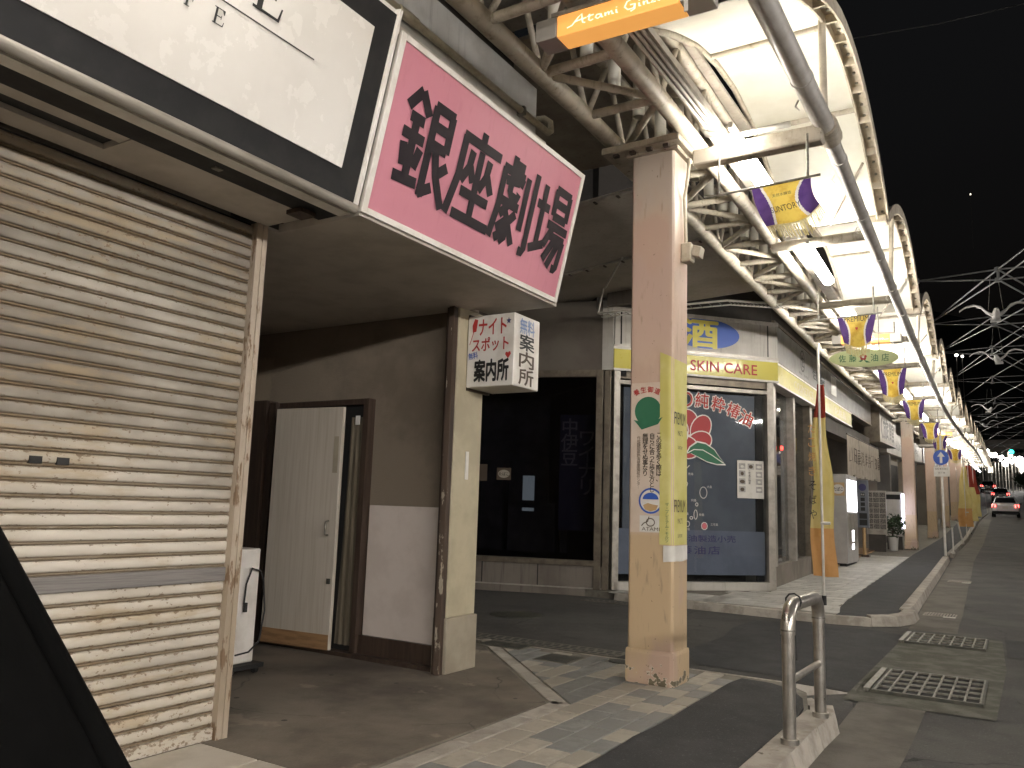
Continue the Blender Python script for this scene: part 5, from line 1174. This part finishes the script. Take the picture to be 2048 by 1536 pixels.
# ================================================================== RAIL, FLAGS, POSTS
rl = thing('steel_handrail', 'U-shaped stainless steel rail on the near kerb', 'railing', (-1.03, 4.7, .12))
a, b_ = V((-1.03, 4.35, .115)), V((-1.02, 5.04, .112))
zt = .785
arc = [a + V((0, 0, .53))] + [V((-1.03, 4.35 + .12 * (1 - math.cos(t)), zt - .12 + .12 * math.sin(t))) for t in [math.pi / 2 * i / 6 for i in range(7)]] + [V((-1.02, 5.04 - .12 * (1 - math.cos(t)), zt - .12 + .12 * math.sin(t))) for t in [math.pi / 2 * (1 - i / 6) for i in range(7)]] + [b_ + V((0, 0, .53))]
MB().tube(arc, .036, 16).build('top_bend', m_steel, rl)
MB().tube([a, a + V((0, 0, .56))], .032, 16).build('post', m_steel, rl); MB().tube([b_, b_ + V((0, 0, .56))], .032, 16).build('post', m_steel, rl)
MB().tube([a + V((0, 0, .548)), a + V((0, 0, .556))], .0385, 16).build('ring', m_galv, rl); MB().tube([b_ + V((0, 0, .548)), b_ + V((0, 0, .556))], .0385, 16).build('ring', m_galv, rl)
MB().tube([a + V((0, 0, .30)), b_ + V((0, 0, .30))], .018, 12).build('mid_bar', m_steel, rl)
MB().tube([a + V((0, 0, .002)), a + V((0, 0, .03))], .045, 16).build('foot', m_steel, rl); MB().tube([b_ + V((0, 0, .002)), b_ + V((0, 0, .03))], .045, 16).build('foot', m_steel, rl)
st_ = thing('dark_strap', 'dark strap hanging from the top of the stainless steel rail', 'strap', (-1.02, 4.5, .5))
MB().obox((-1.03, 4.46, .33), (.004, .0, 0), (.0, .022, 0), (0, .0, .46)).build('strap_end', m_rub, st_); MB().obox((-1.025, 4.49, .5), (.004, .0, 0), (.0, .016, 0), (0, -.02, .29)).build('strap_end', m_rub, st_)
MB().tube([V((-1.03 + .04 * math.cos(t), 4.475, .80 + .04 * math.sin(t))) for t in [k * .7 for k in range(10)]], .005, 6).build('loop', m_rub, st_)
def nobori(px, py, zb, label, h, wd, colors, lean, pole_top):
    t = thing('banner_flag', label, 'flag', (px, py, zb), 'tall banner flags along the kerb')
    MB().tube([(px, py, zb), (px - .005, py, zb + h)], .017, 8).build('pole', m_white, t)
    MB().tube([(px, py, zb), (px, py, zb + .12)], .03, 8).build('socket', m_rub, t)
    MB().tube([(px - .02, py, zb + 1.05), (px + .1, py, zb + 1.05)], .02, 8).build('clamp', m_white, t)
    ks = len(colors)
    for i, (z0, z1, mt) in enumerate(colors):
        def S(u, v, z0=z0, z1=z1):
            z = z0 + (z1 - z0) * v; tt = (z - colors[0][0]) / (colors[-1][1] - colors[0][0])
            wv = wd * (1.0 - .72 * tt * tt)
            return V((px - wv * .52 + wv * u + .02 * math.sin(z * 5), py + .03 + .05 * math.sin(u * 7 + z * 1.3) + lean * (1 - tt), zb + z))
        MB().grid(S, 14, 12).build('cloth', mt, t)
    def S2(u, z):
        return V((px - wd * .35 + wd * .5 * u, py - .03 + .03 * math.sin(z), zb + z))
    return t, S2
f1, S1 = nobori(-2.21, 11.3, .1, 'tall yellow and orange banner flag on a white pole at the far pavement corner', 3.45, .31, [(.36, .98, m_flago), (.98, 2.45, m_flagy), (2.45, 2.9, m_flagr)], .02, 3.4)
for k in range(7): text(f1, 'たこ焼きそばや'[k], lambda x, z: V((-2.26 + x, 11.24, .1 + z)), .09, .12, m_flago if k < 4 else m_ltr, (-.05, 2.3 - .19 * k))
nobori(-1.76, 36, .5, 'far yellow banner flag with an orange foot beyond the third column', 3.2, .5, [(.5, 1.2, m_flago), (1.2, 2.8, m_flagy)], 0, 3)
nobori(-1.75, 39, .62, 'far pale banner flag with a red top near the parked traffic', 3.1, .62, [(.6, 2.0, m_flagy), (2.0, 2.9, m_flagr)], 0, 3)
nobori(-1.9, 47, .95, 'distant orange banner flag farthest down the pavement', 3.0, .6, [(.5, 1.6, m_flagy), (1.6, 2.8, m_flagr)], 0, 3)
asn = thing('one_way_sign', 'round blue traffic sign with a white arrow and a plate below', 'traffic sign', (-1.68, 24, .3))
MB().tube([(-1.68, 24.03, .32), (-1.68, 24.03, 3.9)], .03, 8).build('post', m_white, asn)
ff = frame_fn((-1.68, 24, 2.86), (1, 0, 0), (0, 0, 1), .0); MB().slab((-1.68, 24, 2.86), (1, 0, 0), (0, 0, 1), ell(0, 0, .185, .2, 28), .02).build('disc', m_blue, asn)
poly2(asn, [(-.03, -.15), (.03, -.15), (.03, .02), (.09, .02), (0, .15), (-.09, .02), (-.03, .02)], frame_fn((-1.68, 24, 2.86), (1, 0, 0), (0, 0, 1), .022), m_paper, 'arrow')
MB().box(-1.86, -1.49, 23.98, 24.0, 2.36, 2.62).build('plate', m_paper, asn); text(asn, '自転車を除く', lambda x, z: V((-1.86 + x, 23.977, 2.36 + z)), .3, .05, m_brl, (.185, .2)); text(asn, '日・休', lambda x, z: V((-1.86 + x, 23.977, 2.36 + z)), .16, .05, m_brl, (.185, .1))
for i, (y_, l, ln) in enumerate(((25.4, 'thin white kerb post just before the second column', 0), (31, 'leaning thin white kerb post past the second column', -.12), (44, 'white kerb post far down the pavement', 0))):
    p = W(-1.02, y_, .12); t = thing('kerb_post', l, 'post', tuple(p), 'white posts on the far kerb')
    MB().tube([p, p + V((ln, 0, .68))], .02, 8).build('pole', m_white, t); MB().tube([p + V((0, 0, -.02)), p + V((0, 0, .03))], .045, 8).build('foot', m_white, t); MB().tube([p + V((ln, 0, .66)), p + V((ln, 0, .69))], .028, 8).build('cap', m_white, t)

# ================================================================== OVERHEAD LATTICE AND GULLS
rows = [13.6, 17.05, 20.5, 25.5, 31, 37, 44, 52, 62, 74]
nxt = rows[1:] + [88]
for k, y_ in enumerate(rows):
    t = thing('overhead_lattice', f'{words[k]} silver tube lattice row over the street, counted from the near end', 'lattice', tuple(W(-.95, y_, 4.9)), 'silver lattice rows over the street')
    zt = 4.88
    E0 = W(-.95, y_, zt)
    n0 = W(.12 if k else .15, y_, zt + .02); far_ = W(8.2, y_, zt)
    tb = lambda a, b_, r_=.012, nm='tube': MB().tube([a, b_], r_, 8, cap=False).build(nm, m_chrome, t)
    tb(E0, n0 + V((0, 0, .03))); tb(E0, n0 + V((0, 0, -.13))); tb(n0 + V((0, 0, .03)), far_); tb(n0 + V((0, 0, -.13)), far_ + V((0, 0, -.13)))
    yn = nxt[k]; En = W(-.95, yn, zt)
    for dz in ((.03, -.13) if k < 3 else (.03,)):
        tb(n0 + V((0, 0, dz)), En); tb(n0 + V((0, 0, dz)), W(1.3, yn, zt + dz)); tb(n0 + V((0, 0, dz)), W(1.25, 2 * y_ - yn, zt + dz))
    tb(n0 + V((0, 0, .03)), n0 + V((0, 0, -.13)), .02)
    MB().tube([E0 + V((0, 0, -.035)), E0 + V((0, 0, .035))], .05, 10).build('node', m_chrome, t); MB().tube([n0 + V((0, 0, -.0)), n0 + V((0, 0, .06))], .045, 10).build('node', m_chrome, t); MB().tube([n0 + V((0, 0, -.16)), n0 + V((0, 0, -.10))], .045, 10).build('node', m_chrome, t)
    MB().tube([E0, E0 + V((0, 0, -.42))], .026, 8).build('post', m_chrome, t)
def gull(p, s, label, yaw):
    t = thing('gull_sculpture', label, 'sculpture', p, 'white gull sculptures hung over the street')
    m = MB(); ca, sa = math.cos(yaw), math.sin(yaw)
    def T(x, y, z): return V((p[0] + (x * ca - y * sa) * s, p[1] + (x * sa + y * ca) * s, p[2] + z * s))
    spine = [(-.5, .02), (-.42, .075), (-.3, .10), (-.2, .06), (-.13, -.03), (-.06, -.08), (0, -.085)]
    def wing(sgn):
        def S(u, v):
            f = u * (len(spine) - 1); i = min(int(f), len(spine) - 2); q = f - i
            x = spine[i][0] + (spine[i + 1][0] - spine[i][0]) * q; z = spine[i][1] + (spine[i + 1][1] - spine[i][1]) * q
            ch = .03 + .12 * min(1, u * 1.6); th = .012 + .018 * u
            a = 2 * math.pi * v
            return T(sgn * x, ch * math.cos(a) * .5 + .06 * (1 - u), z + th * math.sin(a))
        return S
    m2 = MB(); m2.grid(wing(1), 20, 10); m2.build('wing', m_gull, t); m3 = MB(); m3.grid(wing(-1), 20, 10); m3.build('wing', m_gull, t)
    MB().tube([T(0, -.24, -.04), T(0, -.2, -.045), T(0, -.12, -.075), T(0, 0, -.095), T(0, .12, -.09), T(0, .24, -.10)], [s * .01, s * .035, s * .05, s * .062, s * .05, s * .02], 12).build('body', m_gull, t)
    MB().obox(T(-.07, .2, -.115), T(.14, .2, -.115) - T(0, .2, -.115), V((0, 0, .03 * s)), T(0, .3, -.14) - T(0, .2, -.115)).build('tail', m_gull, t)
    MB().tube([T(-.1, 0, .0), T(-.05, 0, .55)], .003, 5).build('wire', m_galv, t); MB().tube([T(.1, 0, .0), T(.05, 0, .55)], .003, 5).build('wire', m_galv, t)
gull((-.15, 14.1, 4.46), .98, 'nearest white gull sculpture hanging over the street', .05)
gull((-.22, 18.6, 4.55), 1.0, 'second white gull sculpture down the street', -.1)
gull((-.6, 28.5, 4.7), 1.0, 'third white gull sculpture down the street', .2)
gull((-1.0, 37, 5.1), 1.0, 'farthest white gull sculpture down the street', -.2)
tag(MB().tube([(-2.6, 9.5, 6.95), (-.5, 9.9, 6.97), (9, 11, 7.4)], .008, 6).build('overhead_cable', m_rub), 'thin overhead cable crossing the night sky', 'cable')

# ================================================================== FAR SHOPS, CARS, LIGHTS
fs_ = [(29.6, 36, 6.5, 0, 'grey shop building with a white shutter past the second column'), (36.1, 44, 7.5, 1, 'dark shop building past the third column'), (44.1, 54, 6.5, 2, 'pale shop building beside the yellow banner flags'), (54.1, 66, 8, 1, 'dark narrow building in the middle of the far row'), (66.1, 80, 7, 0, 'grey building second from the far end of the row'), (80.1, 104, 8, 2, 'pale building at the far end of the row')]
for (ya, yb_, h, mi, lab) in fs_:
    t = thing('shop_building', lab, 'building', tuple(mf_(ya, .1)), 'shops down the arcade')
    mbox(ya, yb_, .05, h, -4, -.35).build('wall', m_bwall[mi], t); mbox(ya + .3, yb_ - .3, 3.1, 3.9, -.35, -.05).build('fascia', m_fasc if mi != 2 else m_fascg, t)
    mbox(ya + .5, (ya + yb_) / 2 - .2, .2, 2.8, -.35, -.3).build('shutter', m_alu, t); mbox((ya + yb_) / 2 + .2, yb_ - .5, .4, 2.8, -.35, -.32).build('window', m_black, t)
    mbox(ya, ya + .35, .1, 3.0, -.35, .05).build('pier', m_bwall[(mi + 1) % 3], t)
    text(t, '温泉まんじゅう' if mi == 0 else 'おみやげ', fm_(-.045), (yb_ - ya) * .5, .4, m_ltr, ((ya + yb_) / 2, 3.5))
def car(px, py, yaw, paint, label, lights, s=1.0):
    t = thing('car', label, 'car', (px, py, zg(py)), 'cars driving away up the street')
    zb = zg(py); ca, sa = math.cos(yaw), math.sin(yaw)
    def T(x, y, z): return V((px + (x * ca - y * sa), py + x * sa + y * ca, zb + z))
    sec = [(-2.0, .80, .35, .86), (-1.9, .86, .28, .98), (-1.5, .87, .22, 1.0), (0, .88, .22, 1.0), (1.2, .87, .24, .95), (1.8, .82, .3, .78), (2.05, .7, .38, .66)]
    m = MB(); rings = []
    for (y_, wd, z0, z1) in sec:
        rings.append([T(-wd * .86, y_, z0), T(-wd, y_, z0 + .14), T(-wd, y_, z1 - .22), T(-wd * .92, y_, z1), T(wd * .92, y_, z1), T(wd, y_, z1 - .22), T(wd, y_, z0 + .14), T(wd * .86, y_, z0)])
    vs = [q for r_ in rings for q in r_]; f_ = [(i * 8 + k, i * 8 + (k + 1) % 8, i * 8 + 8 + (k + 1) % 8, i * 8 + 8 + k) for i in range(len(sec) - 1) for k in range(8)] + [tuple(range(8)), tuple(reversed(range(8 * (len(sec) - 1), 8 * len(sec))))]
    m.add(vs, f_, 0, False); m.build('body', paint, t, bevel=.03, seg=2)
    m = MB(); rf = [(-1.85, .80, .96, -1.35, .62, 1.46), (1.05, .80, .94, .25, .62, 1.47)]
    m.hexa([T(-.8, -1.86, .95), T(.8, -1.86, .95), T(.8, 1.1, .93), T(-.8, 1.1, .93), T(-.6, -1.42, 1.46), T(.6, -1.42, 1.46), T(.62, .25, 1.47), T(-.62, .25, 1.47)]); m.build('cabin', paint, t, bevel=.06, seg=2)
    MB().hexa([T(-.66, -1.80, 1.04), T(.66, -1.80, 1.04), T(.55, -1.48, 1.40), T(-.55, -1.48, 1.40), T(-.66, -1.86, 1.06), T(.66, -1.86, 1.06), T(.55, -1.54, 1.42), T(-.55, -1.54, 1.42)]).build('rear_window', m_glassd, t)
    MB().hexa([T(-.5, -1.56, 1.46), T(.5, -1.56, 1.46), T(.5, -1.36, 1.47), T(-.5, -1.36, 1.47), T(-.5, -1.56, 1.49), T(.5, -1.56, 1.49), T(.5, -1.36, 1.5), T(-.5, -1.36, 1.5)]).build('spoiler', paint, t)
    for sg in (-1, 1):
        MB().hexa([T(sg * .6, -2.03, .72), T(sg * .85, -1.94, .72), T(sg * .85, -1.85, .72), T(sg * .6, -1.9, .72), T(sg * .6, -2.0, .9), T(sg * .85, -1.92, .92), T(sg * .85, -1.83, .92), T(sg * .6, -1.87, .9)]).build('tail_light', lights, t)
        MB().hexa([T(sg * .88, .55, .95), T(sg * 1.02, .55, .97), T(sg * 1.02, .68, .97), T(sg * .88, .7, .95), T(sg * .88, .55, 1.08), T(sg * 1.02, .55, 1.08), T(sg * 1.02, .68, 1.08), T(sg * .88, .7, 1.08)]).build('mirror', m_carb, t)
        for yw in (-1.25, 1.3):
            w_ = MB().tube([T(sg * .68, yw, .31), T(sg * .89, yw, .31)], .31, 18).build('wheel', m_rub, t); MB().tube([T(sg * .885, yw, .31), T(sg * .9, yw, .31)], .19, 12).build('rim', m_alu, w_)
    MB().hexa([T(-.18, -2.035, .62), T(.18, -2.035, .62), T(.18, -2.02, .62), T(-.18, -2.02, .62), T(-.18, -2.03, .78), T(.18, -2.03, .78), T(.18, -2.01, .78), T(-.18, -2.01, .78)]).build('number_plate', m_paper, t)
    MB().hexa([T(-.84, -2.04, .26), T(.84, -2.04, .26), T(.84, -1.9, .26), T(-.84, -1.9, .26), T(-.84, -2.05, .45), T(.84, -2.05, .45), T(.84, -1.9, .45), T(-.84, -1.9, .45)]).build('bumper', m_blackm if paint is m_carw else paint, t, bevel=.02)
car(-.85, 71, 0, m_carw, 'white hatchback with its tail lights lit, nearest on the road', e_red)
car(-1.75, 108, .03, m_carb, 'black car with red tail lights ahead of the white hatchback', e_red)
car(-3.4, 126, .03, m_carb, 'farthest dark car with glowing red tail lights', e_red)
def signal(px, py, zc, xp, label):
    t = thing('traffic_signal', label, 'traffic light', (xp, py, zg(py)), 'green traffic signals')
    MB().tube([(xp, py, zg(py)), (xp, py, zc + .2), (px, py, zc + .3)], .07, 8).build('mast', m_alu, t)
    MB().box(px - .6, px + .6, py - .15, py + .05, zc - .22, zc + .22).build('housing', m_alud, t, bevel=.03)
    for i, mt in enumerate((e_green, m_black, m_black)): MB().tube([(px - .38 + .38 * i, py - .2, zc), (px - .38 + .38 * i, py - .15, zc)], .185, 16).build('lens', mt, t)
    for i in range(3): MB().tube([(px - .38 + .38 * i, py - .34, zc + .03), (px - .38 + .38 * i, py - .15, zc + .03)], .19, 12, cap=False).build('visor', m_alud, t)
signal(-1.8, 80, 6.39, -3.9, 'green traffic signal on the left above the dark cars')
signal(.05, 86, 7.5, 5.2, 'green traffic signal high on the right of the street')
# far end of the street: lit buildings and lamps
rr = random.Random(11)
for i, (x0, x1, y_, h, mi, lab) in enumerate([(-11, -5.2, 150, 11, 1, 'dark building at the left end of the street'), (-5, 1.5, 172, 12.5, 0, 'grey building closing the end of the street'), (1.8, 9, 160, 14, 2, 'pale building on the right at the end of the street')]):
    t = thing('distant_building', lab, 'building', ((x0 + x1) / 2, y_, zg(y_)), 'buildings at the end of the street')
    z0 = zg(y_); MB().box(x0, x1, y_, y_ + 10, z0 - 1, z0 + h - 5).build('wall', m_bwall[mi], t)
    for a in range(4):
        for b_ in range(2):
            xw = x0 + (x1 - x0) * (a + .3) / 4; zw = z0 + 1.5 + 2.6 * b_
            wn = MB().box(xw, xw + .8, y_ - .05, y_, zw, zw + 1.1).build('window', m_black if rr.random() < .6 else e_win, t)
LPOS = [(-4.0, 9.3), (-3.35, 10.6), (-3.0, 10.1), (-2.5, 10.3), (-2.1, 9.7), (-1.7, 10.0), (-1.35, 9.3), (-1.0, 9.7), (-.6, 10.5), (-.5, 9.2), (-.15, 9.8), (.2, 9.1), (.45, 9.9), (.7, 8.9), (.72, 9.5), (.69, 8.0), (.95, 9.2)]
for i, (px, zc) in enumerate(LPOS):
    py = 130 + rr.uniform(-3, 3); r_ = rr.uniform(.2, .42)
    t = thing('street_lamp', f'{words[i]} lamp with a glare-sized globe in the distant bright cluster, counted from the left', 'lamp', (px, py, zg(py)), 'lamps clustered at the end of the street')
    MB().tube([(px, py, zg(py)), (px, py, zc - r_)], .05, 6).build('post', m_alu, t)
    MB().grid(lambda u, v: V((px + r_ * math.sin(math.pi * v) * math.cos(2 * math.pi * u), py + r_ * math.sin(math.pi * v) * math.sin(2 * math.pi * u), zc + r_ * math.cos(math.pi * v))), 12, 8).build('globe', e_glow if i % 3 else e_glow2, t)  # globes enlarged to stand for the glare round distant lamps
hl = MB(); hl.grid(lambda u, v: V((-500 + 1000 * u, 230 + 370 * v, 10 + 165 * v * (.8 + .25 * math.sin(u * 5 + 1)) + 6 * math.sin(u * 40 + v * 9))), 40, 16)
struct(hl.build('hills', M('night_hillside', (.02, .022, .018), .95, c2=(.03, .032, .025), scale=.05)))
for i, (px, py, pz) in enumerate(((-15.1, 300, 55), (-13.4, 300, 54.5), (-9.1, 320, 117))):
    t = thing('hillside_light', ['brighter of the paired lights on the dark hill above the canopy edge', 'fainter of the paired lights on the dark hill', 'single faint light high on the dark hill'][i], 'light', (px, py, pz - 12))
    MB().tube([(px, py, pz - 20), (px, py, pz)], .12, 6).build('post', m_alu, t); MB().tube([(px, py, pz), (px, py, pz + .5)], (.45, .3, .2)[i], 8).build('head', e_glow2 if i < 2 else e_win, t)
# roadside trees at the far end
def tree(px, py, h, r_, label, seed):
    rr = random.Random(seed); z0 = zg(py); t = thing('street_tree', label, 'tree', (px, py, z0), 'trees at the end of the street')
    MB().tube([(px, py, z0), (px + .1, py, z0 + h * .3), (px, py, z0 + h * .65)], [.14, .1, .05], 8).build('trunk', m_dwood, t)
    for q in range(4): MB().tube([(px, py, z0 + h * .35), (px + rr.uniform(-1, 1) * r_ * .6, py + rr.uniform(-1, 1) * r_ * .5, z0 + h * .75)], [.05, .02], 6).build('limb', m_dwood, t)
    m = MB()
    for i in range(900):
        d_ = V((rr.gauss(0, 1), rr.gauss(0, 1), rr.gauss(0, 1))).normalized() * r_ * rr.uniform(.5, 1.05) * (1 + .3 * mnoise.noise(V((rr.random() * 3, i, seed))))
        p = V((px, py, z0 + h * .68)) + d_; a = V((rr.uniform(-1, 1), rr.uniform(-1, 1), rr.uniform(-1, 1))).normalized() * .14; b_ = a.orthogonal().normalized() * .07
        m.add([p - a, p + b_, p + a, p - b_], [(0, 1, 2, 3)])
    m.build('crown', m_leaf, t)
tree(.6, 112, 3.4, 1.0, 'dark bushy street tree on the right at the end', 1); tree(2.0, 118, 3.8, 1.2, 'dark street tree farthest right beyond the cars', 2); tree(-4.6, 104, 4, 1.1, 'dark street tree behind the far arcade end', 3)

# ================================================================== the car we sit in: door pillar at the lower left
dp_ = thing('car_door_pillar', 'black plastic window pillar of the car at the lower left', 'car part', (-.63, .393, .7))
p0, p1 = V((-.599, .392, .96)), V((-.981, .288, 1.40))
ax = (p1 - p0).normalized(); sd = ax.cross((p0 - EYE).normalized()).normalized(); bk = ax.cross(sd)
ps_ = [p0 - ax * .25, p0, p0.lerp(p1, .35), p0.lerp(p1, .7), p1, p1 + ax * .35]
m = MB(); sec = [(.036, .0), (.03, .018), (.012, .03), (-.02, .034), (-.036, .02), (-.04, 0), (-.034, -.02), (-.01, -.03), (.02, -.024)]
n = len(sec); vs = [p + sd * a + bk * b_ for p in ps_ for a, b_ in sec]
m.add(vs, [(i * n + k, i * n + (k + 1) % n, i * n + n + (k + 1) % n, i * n + n + k) for i in range(len(ps_) - 1) for k in range(n)], 0, True); m.add(vs[:n], [tuple(range(n))]); m.add(vs[-n:], [tuple(range(n))])
m.build('cover', m_trim, dp_)
m = MB(); vs = [p + sd * (a * .3 - .043 * 1) + bk * b_ * .4 for p in ps_ for a, b_ in sec]
m.add(vs, [(i * n + k, i * n + (k + 1) % n, i * n + n + (k + 1) % n, i * n + n + k) for i in range(len(ps_) - 1) for k in range(n)], 0, True); m.build('rubber_seal', m_trim, dp_)
